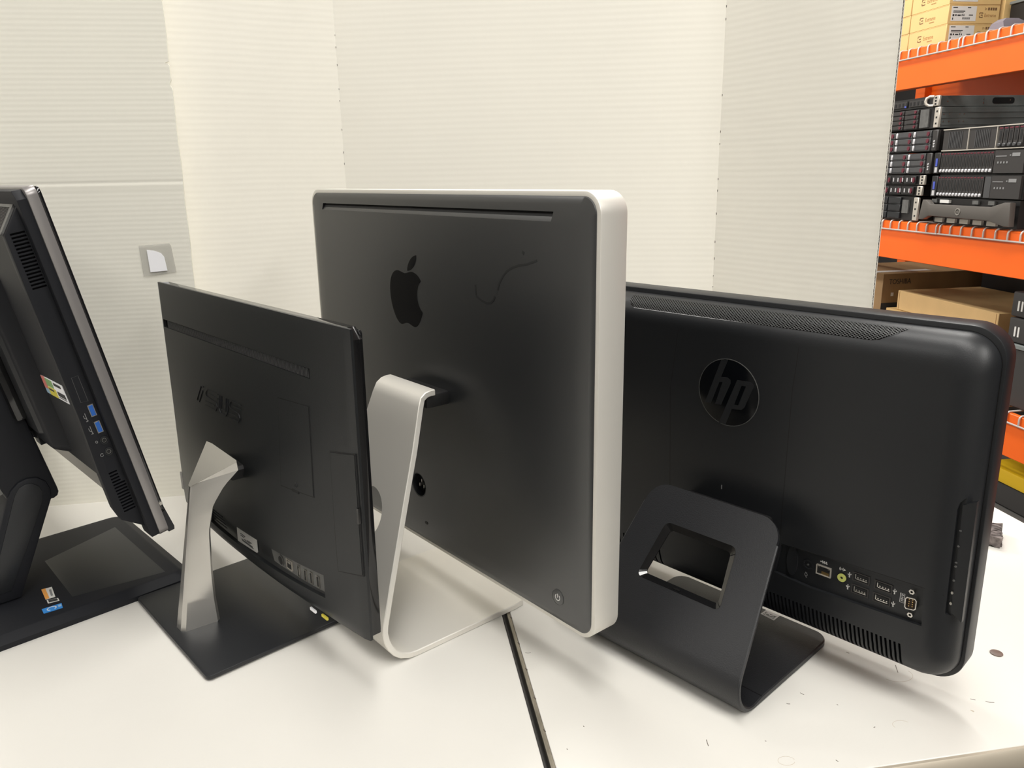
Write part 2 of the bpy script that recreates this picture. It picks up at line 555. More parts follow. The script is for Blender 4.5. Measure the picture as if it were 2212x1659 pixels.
FA, FB, FE = (-0.062, 1.470), (0.572, 1.300), (0.703, 1.0325)
FL = (-0.345, 1.372)
HB = 0.93
tri = thing('display_board', 'white corrugated three-panel backdrop board standing behind the computers', 'board', (0.25, 1.39, 0))
mxb = Matrix.Translation((-0.25, -1.39, 0))
obj('board_panel', fluted(bmesh.new(), FL, (FA[0] + .0002, FA[1]), 0, HB, 0.004, 0.00006, 0.3), M['board'], tri, mxb, recalc=False, ang=60)
obj('board_panel', fluted(bmesh.new(), (FA[0] - .0002, FA[1]), (FB[0] + .0002, FB[1]), 0, HB, 0.004, 0.00006, 1.2, nu=24), M['board'], tri, mxb, recalc=False, ang=60)
obj('board_panel', fluted(bmesh.new(), (FB[0] - .0002, FB[1]), FE, 0, HB, 0.004, 0.00006, 2.2), M['board'], tri, mxb, recalc=False, ang=60)
# notched fold lines
bm = bmesh.new()
for (fx, fy), seed in ((FA, 1), (FB, 2)):
    rnd = random.Random(seed)
    z = 0.02
    while z < HB - .03:
        if rnd.random() < .6:
            h = rnd.uniform(.001, .004)
            bx(bm, fx - .0004, fx + .0004, fy - .0009, fy + .002, z, z + h)
        z += PITCH_F * rnd.choice((2, 2, 3))
obj('perforation', bm, M['card_core'], tri, mxb, kind='stuff')
# open flute edge of the right wing
dE = (Vector(FE) - Vector(FB)).normalized()
nE = Vector((dE.y, -dE.x))
e0 = Vector(FE)
bm = bmesh.new()
q = [e0 + dE * .0003 + nE * .0002, e0 + dE * .0003 - nE * .0040, e0 - nE * .0040, e0 + nE * .0002]
prism(bm, [tuple(p) for p in q], 'z', 0.0, HB)
obj('flute_gap', bm, M['card_core'], tri, mxb)
bm = bmesh.new()
for (o0, o1) in ((0.0010, -0.0002), (-0.0034, -0.0044)):
    q = [e0 + dE * .0009 + nE * o0, e0 + dE * .0009 + nE * o1, e0 + nE * o1, e0 + nE * o0]
    prism(bm, [tuple(p) for p in q], 'z', 0.0, HB)
nseg = int(HB / PITCH_F * 8)
for j in range(nseg):
    za, zb = HB * j / nseg, HB * (j + 1) / nseg
    oa = -.0017 + .0016 * math.sin(2 * math.pi * za / PITCH_F)
    ob = -.0017 + .0016 * math.sin(2 * math.pi * zb / PITCH_F)
    vs = []
    for k in (0.0, 0.0009):
        for zz, oo in ((za, oa - .0004), (za, oa + .0004), (zb, ob + .0004), (zb, ob - .0004)):
            p = e0 + dE * k + nE * oo
            vs.append(bm.verts.new((p.x, p.y, zz)))
    bm.faces.new(vs[4:8]); bm.faces.new(vs[0:4][::-1])
    bm.faces.new((vs[0], vs[1], vs[5], vs[4])); bm.faces.new((vs[2], vs[3], vs[7], vs[6]))
obj('flute_edge', bm, M['board'], tri, mxb, label='open corrugated edge of the right wing')

# flat board in front of the left wing with two creases
lb = thing('cardboard_sheet', 'flat white cardboard sheet with two horizontal creases, at the left of the backdrop', 'board', (-0.75, 1.335, 0))
mxl = Matrix.Translation((0.75, -1.335, 0))
def sheet(bm):
    x0, y0, th = -1.30, 1.335, 0.004
    zs = []
    z = 0.0
    step = 0.0075
    prof = []
    n = int(0.95 / (step / 4))
    for j in range(n + 1):
        z = 0.95 * j / n
        y = y0 - 0.00008 * math.sin(2 * math.pi * z / step)
        for zc, dp in ((0.531, 0.0006), (0.619, 0.0002)):
            y += dp * math.exp(-((z - zc) / 0.0022) ** 2)
        y -= 0.0003 * math.exp(-((z - .525) / 0.005) ** 2)
        prof.append((y, z))
    def xr(z):
        x = -0.3115 + (z - .344) * 0.012 + 0.0005 * math.sin(60 * z)
        for zc, dp, wd in ((0.7055, 0.006, 0.0012), (0.675, 0.003, 0.004)):
            x -= dp * math.exp(-((z - zc) / wd) ** 2)
        return x
    nu = 6
    rows = []
    for y, z in prof:
        x1 = xr(z)
        rows.append([bm.verts.new((x0 + (x1 - x0) * i / nu, y, z)) for i in range(nu + 1)])
    for r0, r1 in zip(rows[:-1], rows[1:]):
        for i in range(nu):
            bm.faces.new((r0[i], r0[i + 1], r1[i + 1], r1[i]))
    bk = [[bm.verts.new((x0, y0 + th, z)), bm.verts.new((xr(z), y0 + th, z))] for y, z in prof]
    for j in range(len(rows) - 1):
        bm.faces.new((bk[j][0], bk[j + 1][0], bk[j + 1][1], bk[j][1]))
        bm.faces.new((rows[j][-1], bk[j][1], bk[j + 1][1], rows[j + 1][-1]))
        bm.faces.new((rows[j][0], rows[j + 1][0], bk[j + 1][0], bk[j][0]))
    bm.faces.new(rows[0][::-1] + [bk[0][0], bk[0][1]])
    bm.faces.new(rows[-1] + [bk[-1][1], bk[-1][0]])
    return bm
obj('cardboard_panel', sheet(bmesh.new()), M['board_l'], lb, mxl, ang=50)
ps = thing('paper_scrap', 'torn scrap of white paper on a clear tape patch on the left cardboard sheet', 'paper', (-0.362, 1.334, 0.39))
mp = Matrix.Translation((0.362, -1.334, -0.39))
obj('paper', prism(bmesh.new(), [(-0.3765, 0.426), (-0.366, 0.4245), (-0.356, 0.4205), (-0.3515, 0.414), (-0.3495, 0.392), (-0.3755, 0.3905)], 'y', 1.3312, 1.3322), M['paper'], ps, mp)
obj('tape', prism(bmesh.new(), [(-0.388, 0.433), (-0.3415, 0.4355), (-0.339, 0.431), (-0.336, 0.3895), (-0.387, 0.384)], 'y', 1.3324, 1.3330), M['tape'], ps, mp, label='clear glossy tape patch')

# ---------------------------------------------------------------- generic ports
def port_shell(bm, cx, cz, wx, hz, y, t=0.0009, d=0.0015):
    o = [(cx - wx / 2, cz - hz / 2), (cx + wx / 2, cz - hz / 2), (cx + wx / 2, cz + hz / 2), (cx - wx / 2, cz + hz / 2)]
    i = [(cx - wx / 2 + t, cz - hz / 2 + t), (cx + wx / 2 - t, cz - hz / 2 + t), (cx + wx / 2 - t, cz + hz / 2 - t), (cx - wx / 2 + t, cz + hz / 2 - t)]
    return ring(bm, o, i, 'y', y - d, y + 0.0004)

def usb_icon(bm, cx, cz, s, y):
    stroke(bm, [(cx, cz - s), (cx, cz + s)], s * .28, 'y', y - .0002, y)
    stroke(bm, [(cx, cz - s * .5), (cx - s * .55, cz - s * .05), (cx - s * .55, cz + s * .35)], s * .24, 'y', y - .0002, y)
    stroke(bm, [(cx, cz - s * .25), (cx + s * .55, cz + s * .1), (cx + s * .55, cz + s * .5)], s * .24, 'y', y - .0002, y)
    prism(bm, ellipse(cx, cz - s, s * .28, s * .28, 8), 'y', y - .0002, y)
    return bm

# ================================================================ aluminium-rimmed computer
mac = thing('all_in_one_computer', 'tall all-in-one computer with silver rim and bent aluminium stand, dark back turned to us', 'computer',
            (0.04267, 0.92025, 0), R(-59.50467))
MB = Matrix.Translation((0, 0, 0.06497)) @ Matrix.Rotation(R(-0.42), 4, 'X')
W2, HH, TH = 0.28494, 0.45208, 0.03526
bm = bmesh.new()
prism(bm, rrect(-W2, W2, 0, HH, 0.021, 10), 'y', 0.0, TH, 0.0012, 2)
hsg = obj('housing', bm, M['alu'], mac, MB, label='silver aluminium housing rim')
c = bmesh.new()
prism(c, rrect(-W2 + .0048, W2 - .0048, .0048, HH - .0048, 0.0165, 10), 'y', -0.01, 0.0080)
c.transform(MB)
cut(hsg, c)
bm = bmesh.new()
def rr_loop(ins, y, r0):
    return [(x, y, z) for x, z in rrect(-W2 + ins, W2 - ins, ins, HH - ins, max(r0 - ins, .003), 10)]
loft(bm, [rr_loop(.0048, .0078, .021), rr_loop(.0048, -.0002, .021), rr_loop(.0056, -.0010, .021), rr_loop(.012, -.0018, .024), rr_loop(.03, -.0026, .035)])
backp = obj('back_panel', bm, M['imac'], mac, MB, label='satin black back panel')
c = bmesh.new()
prism(c, [(-0.2454, 0.4333), (0.2255, 0.4329), (0.2222, 0.4236), (-0.2484, 0.4249)], 'y', -0.02, 0.0050)
c.transform(MB)
cut(backp, c)
c = bmesh.new()
prism(c, ellipse(-0.031, 0.0795, 0.0165, 0.0165, 24), 'y', -0.02, 0.0065)
c.transform(MB)
cut(backp, c)
# sloped slot floor
bm = bmesh.new()
prism(bm, [(-0.0021, 0.4235), (-0.0012, 0.4262), (0.0010, 0.4305), (0.0030, 0.4335), (0.0048, 0.4335), (0.0048, 0.4235)], 'x', -0.2475, 0.2225)
obj('vent_slot', bm, M['imac'], mac, MB)
obj('vent_slot_shade', prism(bmesh.new(), [(-0.0004, 0.4283), (0.0006, 0.4304), (0.0026, 0.4335), (0.0046, 0.4335), (0.0046, 0.4283)], 'x', -0.2470, 0.2238), M['dark'], mac, MB)  # dark strip paints the overhang's shade into the top of the slot
# emblem: fruit with a bite and a leaf
def bez(p0, p1, p2, p3, n=8):
    r = []
    for i in range(n):
        t = i / n
        r.append(tuple(p0[k] * (1 - t) ** 3 + 3 * p1[k] * t * (1 - t) ** 2 + 3 * p2[k] * t * t * (1 - t) + p3[k] * t ** 3 for k in (0, 1)))
    return r
ap = []
seg = [((0.5, 0.965), (0.58, 0.965), (0.68, 1.03), (0.78, 1.0)), ((0.78, 1.0), (0.86, 0.985), (0.95, 0.93), (0.985, 0.86)),
       ((0.985, 0.86), (0.82, 0.76), (0.79, 0.44), (1.0, 0.30)), ((1.0, 0.30), (0.94, 0.13), (0.82, -0.02), (0.72, 0.0)),
       ((0.72, 0.0), (0.62, 0.02), (0.60, 0.045), (0.52, 0.045)), ((0.52, 0.045), (0.44, 0.045), (0.40, 0.0), (0.31, 0.0)),
       ((0.31, 0.0), (0.14, 0.03), (0.0, 0.34), (0.0, 0.60)), ((0.0, 0.60), (0.0, 0.86), (0.13, 1.0), (0.28, 1.0)),
       ((0.28, 1.0), (0.36, 1.0), (0.44, 0.965), (0.5, 0.965))]
for s in seg:
    ap += bez(*s)
LX0, LX1, LZ0, LZ1 = -0.0765, -0.0045, 0.2890, 0.3557
poly = [(LX0 + u * (LX1 - LX0), LZ0 + v * (LZ1 - LZ0)) for u, v in ap]
leaf = bez((-0.0343, 0.3567), (-0.034, 0.366), (-0.024, 0.3755), (-0.0132, 0.3767)) + bez((-0.0132, 0.3767), (-0.0125, 0.369), (-0.021, 0.357), (-0.0343, 0.3567))
bm = bmesh.new()
prism(bm, poly, 'y', -0.0029, -0.0020)
prism(bm, leaf, 'y', -0.0029, -0.0020)
obj('emblem', bm, M['gloss'], mac, MB, label='glossy black bitten-fruit emblem')
# power button
bm = bmesh.new()
ring(bm, ellipse(0.233, 0.0325, 0.0092, 0.0092, 24), ellipse(0.233, 0.0325, 0.0086, 0.0086, 24), 'y', -0.0030, -0.0018)
pb = obj('power_button', prism(bm, ellipse(0.233, 0.0325, 0.0084, 0.0084, 24), 'y', -0.0031, -0.0015, 0.0003), M['imac'], mac, MB)
bm = bmesh.new()
stroke(bm, ellipse(0.233, 0.0325, 0.0034, 0.0034, 20, 125, 415), 0.0008, 'y', -0.0033, -0.0030)
stroke(bm, [(0.233, 0.0322), (0.233, 0.0368)], 0.0008, 'y', -0.0033, -0.0030)
obj('power_symbol', bm, M['white'], pb, MB)
# mains socket in its round recess
bm = bmesh.new()
ring(bm, ellipse(-0.031, 0.0795, 0.0165, 0.0165, 24), ellipse(-0.031, 0.0795, 0.0150, 0.0150, 24), 'y', -0.0024, 0.0060)
sk = obj('mains_socket', bm, M['blk'], mac, MB)
obj('socket_floor', prism(bmesh.new(), ellipse(-0.031, 0.0795, 0.0160, 0.0160, 24), 'y', 0.0052, 0.0064), M['dark'], sk, MB)
for dx, dz in ((-.005, -.002), (.005, -.002), (0, .005)):
    obj('socket_pin', bx(bmesh.new(), -0.031 + dx - .0007, -0.031 + dx + .0007, 0.0015, 0.0055, 0.0795 + dz - .002, 0.0795 + dz + .002), M['metal'], sk, MB)
obj('lock_slot', prism(bmesh.new(), rrect(-0.0205, -0.0142, 0.0288, 0.0322, .0014, 4), 'y', -0.0030, -0.0018), M['dark'], mac, MB)
# greasy smear left by a finger or tape
bm = bmesh.new()
stroke(bm, [(0.1017, 0.353), (0.1022, 0.345), (0.1032, 0.340), (0.113, 0.3365), (0.1215, 0.3345), (0.1275, 0.3352), (0.1330, 0.339), (0.1354, 0.3435)], 0.0026, 'y', -0.00285, -0.0022)
stroke(bm, [(0.1405, 0.3505), (0.1425, 0.357), (0.1486, 0.3648), (0.155, 0.371), (0.1634, 0.3753), (0.175, 0.379), (0.188, 0.3810), (0.2026, 0.3857)], 0.0022, 'y', -0.00285, -0.0022)
stroke(bm, [(0.181, 0.3905), (0.1825, 0.3935)], 0.0034, 'y', -0.00285, -0.0022)
obj('smudge', bm, M['smear'], mac, MB)
# screen side
obj('screen_glass', prism(bmesh.new(), rrect(-W2 + .006, W2 - .006, 0.10, HH - .006, .012, 6), 'y', TH - 0.001, TH + 0.0012), M['glass'], mac, MB)
# stand: one bent sheet
out = [(-0.0240, 0.2938), (-0.0300, 0.2938), (-0.0371, 0.2925), (-0.0442, 0.2876), (-0.0489, 0.2771), (-0.0560, 0.2565), (-0.0650, 0.2306), (-0.0843, 0.1812), (-0.1016, 0.1360), (-0.1188, 0.0912),
       (-0.1345, 0.0490), (-0.1366, 0.0400), (-0.1360, 0.0300), (-0.1330, 0.0205), (-0.1275, 0.0120), (-0.1195, 0.0055), (-0.1090, 0.0014), (-0.0980, 0.0), (-0.05, 0.0), (0.0, 0.0), (0.05, 0.0), (0.063, 0.0), (0.0672, 0.0)]
th = 0.0072
loops = []
N = len(out)
for i, (y, z) in enumerate(out):
    a = Vector(out[max(i - 1, 0)]); b = Vector(out[min(i + 1, N - 1)])
    d = (b - a).normalized()
    nn = Vector((-d.y, d.x))           # towards the inside of the bend
    iy, iz = y + nn.x * th, z + nn.y * th
    hw = 0.0495 + max(0.0, (0.29 - z)) / 0.29 * 0.049
    if i == N - 2: hw -= .0015
    if i == N - 1: hw -= .006
    e = 0.0009
    loops.append([(-hw, y + nn.x * e, z + nn.y * e), (-hw + e, y, z), (hw - e, y, z), (hw, y + nn.x * e, z + nn.y * e),
                  (hw, iy - nn.x * e, iz - nn.y * e), (hw - e, iy, iz), (-hw + e, iy, iz), (-hw, iy - nn.x * e, iz - nn.y * e)])
bm = bmesh.new()
loft(bm, loops)
st = obj('stand', bm, M['alu'], mac, ang=50, label='bent aluminium stand with a round cable hole')
c = bmesh.new()
dn = Vector((-0.0843 + 0.1188, 0.1812 - 0.0912)).normalized()
prism(c, ellipse(0.0, 0.0, 0.031, 0.031, 40), 'y', -0.03, 0.03)
c.transform(Matrix.Translation((0.002, -0.098, 0.148)) @ Matrix.Rotation(R(-20.9), 4, 'X'))
cut(st, c)
obj('hinge', bx(bmesh.new(), -0.043, 0.043, -0.032, 0.002, 0.2702, 0.2864, 0.002), M['dark'], mac)

# ================================================================ black computer on the silver column
asus = thing('all_in_one_computer', 'small black all-in-one computer on a curved silver column and square black base', 'computer',
             (-0.18298, 0.94654, 0), R(-56.68947))
AB = Matrix.Translation((0, 0, 0.0609)) @ Matrix.Rotation(R(-0.525), 4, 'X')
AW, AH = 0.25825, 0.33332
def SA(x, z):
    b = .022 * max(0, 1 - abs(x / .2583) ** 2.5)
    s = min(1, max(0, (.27 - z) / .2))
    s = s * s * (3 - 2 * s) * .4 + s * .6
    return -b * s
obj('bezel', prism(bmesh.new(), [(-AW + .010, AH), (-AW, AH - .008), (-AW, 0.004), (-AW + .006, -.001), (AW - .008, -.001), (AW, 0.005), (AW, AH - .011), (AW - .011, AH)], 'y', 0.0035, 0.0150, 0.0012), M['gloss'], asus, AB, label='glossy black bezel frame')
obj('screen_glass', prism(bmesh.new(), rrect(-AW + .003, AW - .003, 0.003, AH - .003, .004, 4), 'y', 0.0145, 0.0165), M['glass'], asus, AB)
# back cover: grid with real slot and port recess
eps = 0.0004
def ztop(x): return 0.0475 + 0.038 * max(x, -.02)
def zbot(x): return 0.0235 + 0.020 * max(x, -.02)
def slot_b(x): return 0.2702
rows_f = [(lambda x, k=k: -0.001 + 0.0125 * k) for k in (0, .25, .5, .75)]
rows = []
for k in range(6): rows.append(('z', 0.0 + 0.0032 * k))
rows += [('b', 0.0), ('b', 1.0)]
rows += [('m', t / 6) for t in range(1, 6)]
rows += [('t', 0.0), ('t', 1.0)]
rows += [('n', t / 34) for t in range(1, 34)]
rows += [('s', 0.2702), ('s', 0.2706), ('s', 0.2735), ('s', 0.277), ('s', 0.2809), ('s', 0.2813)]
rows += [('z', 0.2813 + (AH - 0.2813) * k / 6) for k in range(1, 7)]
xs = sorted(set([-AW + 2 * AW * i / 72 for i in range(73)] + [-0.108, -0.1076, 0.1905, 0.1909, -0.2505, -0.2501, 0.1745, 0.1749]))
def zrow(r, x):
    k, v = r
    if k in ('z', 's'): return v
    if k == 'b': return zbot(x) + v * eps
    if k == 'm': return (zbot(x) + eps) * (1 - v) + ztop(x) * v
    if k == 't': return ztop(x) + v * eps
    if k == 'n': return (ztop(x) + eps) * (1 - v) + 0.2702 * v
bm = bmesh.new()
grid = []
for ri, r in enumerate(rows):
    line = []
    for x in xs:
        z = zrow(r, x)
        y = SA(x, z)
        lip = max(0.0, 1 - z / 0.016)
        y = y * (1 - lip ** 2 * .55)
        inrec = (r == ('b', 1.0) or r[0] == 'm' or r == ('t', 0.0)) and -0.1077 < x < 0.1906
        if inrec:
            y += 0.0065 if r != ('b', 1.0) else 0.0045
        if r[0] == 's' and 0.2703 < r[1] < 0.2811 and -0.2502 < x < 0.1746:
            y += 0.0038 + (.2809 - r[1]) * .05
        edge = min(AW - abs(x), AH - z)
        if edge < .0022:
            y += (1 - edge / .0022) ** 2 * .0015
        line.append(bm.verts.new((x, y, z)))
    grid.append(line)
for a, b in zip(grid[:-1], grid[1:]):
    for i in range(len(xs) - 1):
        bm.faces.new((a[i], a[i + 1], b[i + 1], b[i]))
# sides and front closing
fr = {}
border = [grid[0][i] for i in range(len(xs))] + [g[-1] for g in grid[1:]] + [grid[-1][i] for i in range(len(xs) - 2, -1, -1)] + [g[0] for g in grid[-2:0:-1]]
fv = [bm.verts.new((v.co.x, 0.0045, v.co.z)) for v in border]
nb = len(border)
for i in range(nb):
    bm.faces.new((border[i], fv[i], fv[(i + 1) % nb], border[(i + 1) % nb]))
bm.faces.new(fv)
obj('back_cover', bm, M['blk_asus'], asus, AB, label='textured black back cover bulging towards the bottom', ang=30)
# slats in the vent slot
bm = bmesh.new()
x = -0.235
while x < 0.172:
    bx(bm, x, x + 0.0012, 0.0004, 0.0040, 0.2706, 0.2806)
    x += 0.0030
obj('vent_slat', bm, M['caddy'], asus, AB, kind='stuff')
obj('vent_floor', bx(bmesh.new(), -0.2500, 0.1744, 0.0036, 0.0042, 0.2705, 0.2810), M['dark'], asus, AB)
# raised maker's wordmark, drawn as outlined strokes
def on_a(p, off=0.0):
    return (p[0], SA(*p) + off, p[1])
def surf_stroke(bm, pts, wd, S, h):
    # subdivide and follow the surface
    fine = []
    for a, b in zip(pts[:-1], pts[1:]):
        n = max(1, int(math.hypot(b[0] - a[0], b[1] - a[1]) / .004))
        fine += [(a[0] + (b[0] - a[0]) * i / n, a[1] + (b[1] - a[1]) * i / n) for i in range(n)]
    fine.append(pts[-1])
    loops = []
    for i, p in enumerate(fine):
        a = Vector(fine[max(i - 1, 0)]); b = Vector(fine[min(i + 1, len(fine) - 1)])
        d = (b - a).normalized(); nn = Vector((-d.y, d.x)) * wd / 2
        l = []
        for s, hh in ((-1, .0006), (-1, -h), (1, -h), (1, .0006)):
            q = (p[0] + nn.x * s, p[1] + nn.y * s)
            l.append((q[0], S(*q) + hh, q[1]))
        loops.append(l)
    loft(bm, loops)
bm = bmesh.new()
zt_, zb_ = 0.2075, 0.1855
zm_ = (zt_ + zb_) / 2
wd = 0.0013
# A as a slash with a foot
surf_stroke(bm, [(-0.136, zb_), (-0.120, zt_ + .001), (-0.1115, zt_ + .001)], wd, SA, .0007)
surf_stroke(bm, [(-0.127, zb_), (-0.1145, zt_ - .0045)], wd, SA, .0007)
surf_stroke(bm, [(-0.136, zb_), (-0.127, zb_)], wd, SA, .0007)
def sS(x0, w_):
    surf_stroke(bm, [(x0 + w_, zt_), (x0 + .006, zt_), (x0 + .001, zt_ - .004), (x0 + .001, zm_ + .003), (x0 + .005, zm_ + .001), (x0 + w_ - .006, zm_ - .001), (x0 + w_ - .002, zb_ + .006), (x0 + w_ - .006, zb_), (x0 - .001, zb_)], wd, SA, .0007)
    surf_stroke(bm, [(x0 + w_, zt_ - .0055), (x0 + .008, zt_ - .0055)], wd, SA, .0007)
    surf_stroke(bm, [(x0 - .001, zb_ + .0055), (x0 + w_ - .010, zb_ + .0055)], wd, SA, .0007)
sS(-0.104, 0.041)
surf_stroke(bm, [(-0.0585, zt_), (-0.0585, zb_ + .005), (-0.0535, zb_), (-0.0375, zb_), (-0.0330, zb_ + .005), (-0.0330, zt_)], wd, SA, .0007)
surf_stroke(bm, [(-0.0530, zt_), (-0.0530, zb_ + .0055), (-0.0385, zb_ + .0055), (-0.0385, zt_)], wd, SA, .0007)
sS(-0.028, 0.034)
obj('wordmark', bm, M['blk'], asus, AB, label='raised ASUS lettering')
# service cover with thin groove
def surf_panel(bm, quad, S, h, nx=6, nz=12, inset=0.0):
    A, B, Cc, D = [Vector(q) for q in quad]     # TL TR BR BL
    top = []
    for j in range(nz + 1):
        v = j / nz
        l = A.lerp(D, v); r = B.lerp(Cc, v)
        top.append([l.lerp(r, i / nx) for i in range(nx + 1)])
    V0 = [[bm.verts.new((p.x, S(p.x, p.y) - h, p.y)) for p in row] for row in top]
    V1 = [[bm.verts.new((p.x, S(p.x, p.y) + .0012, p.y)) for p in row] for row in top]
    for j in range(nz):
        for i in range(nx):
            bm.faces.new((V0[j][i], V0[j][i + 1], V0[j + 1][i + 1], V0[j + 1][i]))
            bm.faces.new((V1[j][i], V1[j + 1][i], V1[j + 1][i + 1], V1[j][i + 1]))
    for i in range(nx):
        bm.faces.new((V0[0][i], V1[0][i], V1[0][i + 1], V0[0][i + 1]))
        bm.faces.new((V0[nz][i], V0[nz][i + 1], V1[nz][i + 1], V1[nz][i]))
    for j in range(nz):
        bm.faces.new((V0[j][0], V0[j + 1][0], V1[j + 1][0], V1[j][0]))
        bm.faces.new((V0[j][nx], V1[j][nx], V1[j + 1][nx], V0[j + 1][nx]))
    return bm
def grow(quad, g):
    c = sum((Vector(q) for q in quad), Vector((0, 0))) / 4
    return [tuple(Vector(q) + (Vector((math.copysign(g, (Vector(q) - c).x), math.copysign(g, (Vector(q) - c).y))))) for q in quad]
QC = [(0.1018, 0.2352), (0.1699, 0.2392), (0.1784, 0.1425), (0.1123, 0.1377)]
sc_ = obj('service_cover', surf_panel(bmesh.new(), QC, SA, .0007), M['blk_asus'], asus, AB)
obj('cover_gap', surf_panel(bmesh.new(), grow(QC, .0012), SA, .0003), M['dark'], sc_, AB)
bm = bmesh.new()
ring(bm, ellipse(0.144, 0.1463, .0030, .0030, 18), ellipse(0.144, 0.1463, .0017, .0017, 18), 'y', SA(.144, .1463) - .0012, SA(.144, .1463))
obj('screw', bm, M['blk'], sc_, AB)
obj('screw_recess', prism(bmesh.new(), ellipse(0.144, 0.1463, .0017, .0017, 14), 'y', SA(.144, .1463) - .0009, SA(.144, .1463)), M['dark'], sc_, AB)
obj('cover_notch', surf_panel(bmesh.new(), [(0.136, .1405), (.150, .1405), (.150, .1375), (.136, .1375)], SA, .0009, 3, 2), M['dark'], sc_, AB)
# optical drive flap
QO = [(0.2115, 0.1997), (0.2544, 0.2071), (0.2550, 0.0765), (0.2185, 0.0702)]
od = obj('disc_drive_flap', surf_panel(bmesh.new(), QO, SA, .0008), M['blk_asus'], asus, AB)
obj('flap_gap', surf_panel(bmesh.new(), grow(QO, .0014), SA, .0003), M['dark'], od, AB)
obj('flap_button', surf_panel(bmesh.new(), [(0.2535, .151), (.2565, .151), (.2565, .134), (.2535, .134)], SA, .0016, 2, 4), M['gloss'], od, AB)
# ports on the recessed strip
SAr = lambda x, z: SA(x, z) + 0.0063
pp = obj('port_plate', surf_panel(bmesh.new(), [(0.071, ztop(.071) - .001), (0.1895, ztop(.1895) - .001), (0.1895, zbot(.1895) + .002), (0.078, zbot(.078) + .006)], SAr, .0008, 12, 3), M['panel_grey'], asus, AB)
lab = obj('label', surf_panel(bmesh.new(), [(-0.0196, .0444), (0.0352, .0470), (0.0343, .0264), (-0.0212, .0232)], lambda x, z: SA(x, z) + .0045, .0006, 6, 3), M['label'], asus, AB, label='white serial-number label with small print')
bm = bmesh.new()
for (x0, x1, z) in ((-.010, .004, .0375), (-.010, .001, .0352), (.000, .018, .0327), (-.008, .024, .0305), (-.006, .026, .0290), (.010, .022, .0345)):
    yy = SA((x0 + x1) / 2, z) + .0045 - .0007
    bx(bm, x0, x1, yy - .0002, yy + .0003, z - .0004 + .0, z + .0004)
obj('small_print', bm, M['ink'], lab, AB)
def a_y(x, z=.036): return SAr(x, z) - .0008
for x, z, wx, hz, kind in ((0.0955, .0385, .012, .0125, 'dc'), (0.1146, .0395, .0135, .012, 'lan'), (0.1347, .0385, .0055, .0145, 'hdmi'), (0.1480, .0382, .0055, .0140, 'usb'), (0.1596, .0390, .0055, .0145, 'usb'), (0.1721, .0388, .0055, .0140, 'usb')):
    y = a_y(x, z)
    if kind == 'dc':
        bm = bmesh.new()
        ring(bm, ellipse(x, z, .0068, .0068, 22), ellipse(x, z, .0056, .0056, 22), 'y', y - .0012, y + .0008)
        q = obj('power_jack', bm, M['panel_grey'], asus, AB)
        obj('jack_hole', prism(bmesh.new(), ellipse(x, z, .0056, .0056, 20), 'y', y - .0003, y + .0006), M['dark'], q, AB)
    else:
        nm = {'lan': 'network_port', 'hdmi': 'video_port', 'usb': 'usb_port'}[kind]
        q = obj(nm, port_shell(bmesh.new(), x, z, wx, hz, y, .0007, .0012), M['metal'] if kind != 'lan' else M['srv_ear'], asus, AB)
        obj('port_hole', bx(bmesh.new(), x - wx / 2 + .0006, x + wx / 2 - .0006, y - .0004, y + .0004, z - hz / 2 + .0006, z + hz / 2 - .0006), M['dark'], q, AB)
        if kind == 'lan':
            obj('contact', bx(bmesh.new(), x - .004, x + .003, y - .0008, y, z + .001, z + .004), M['metal'], q, AB)
        else:
            obj('port_tongue', bx(bmesh.new(), x + .0002, x + .0013, y - .0009, y, z - hz / 2 + .0025, z + hz / 2 - .0025), M['blk'] if kind == 'usb' else M['metal'], q, AB)
obj('edge_sticker', bx(bmesh.new(), -0.2592, -0.2520, -0.0018, 0.0002, 0.020, 0.047), M['label'], asus, AB, label='pale strip sticker at the far edge')
# moulded ribs of faint print near the column
bm = bmesh.new()
for k in range(4):
    surf_stroke(bm, [(-0.098 + .006 * k, .045 - .004 * k), (-0.055 + .004 * k, .046 - .004 * k)], .0008, SA, .0006)
obj('moulded_rib', bm, M['blk'], asus, AB)
obj('yellow_tab', bx(bmesh.new(), 0.178, 0.190, -0.0115, -0.0095, -0.0010, 0.0022), M['st_yellow'], asus, AB)
obj('white_tab', bx(bmesh.new(), 0.156, 0.168, -0.0138, -0.0118, -0.0010, 0.0022), M['paper'], asus, AB)
obj('stand_socket', prism(bmesh.new(), [(-0.030, 0.122), (0.016, 0.120), (0.018, 0.132), (0.015, 0.136), (-0.026, 0.139), (-0.030, 0.135)], 'y', -0.032, -0.008, .002), M['dark'], asus, AB)  # joining block coloured deep black so it reads as shadow behind the column
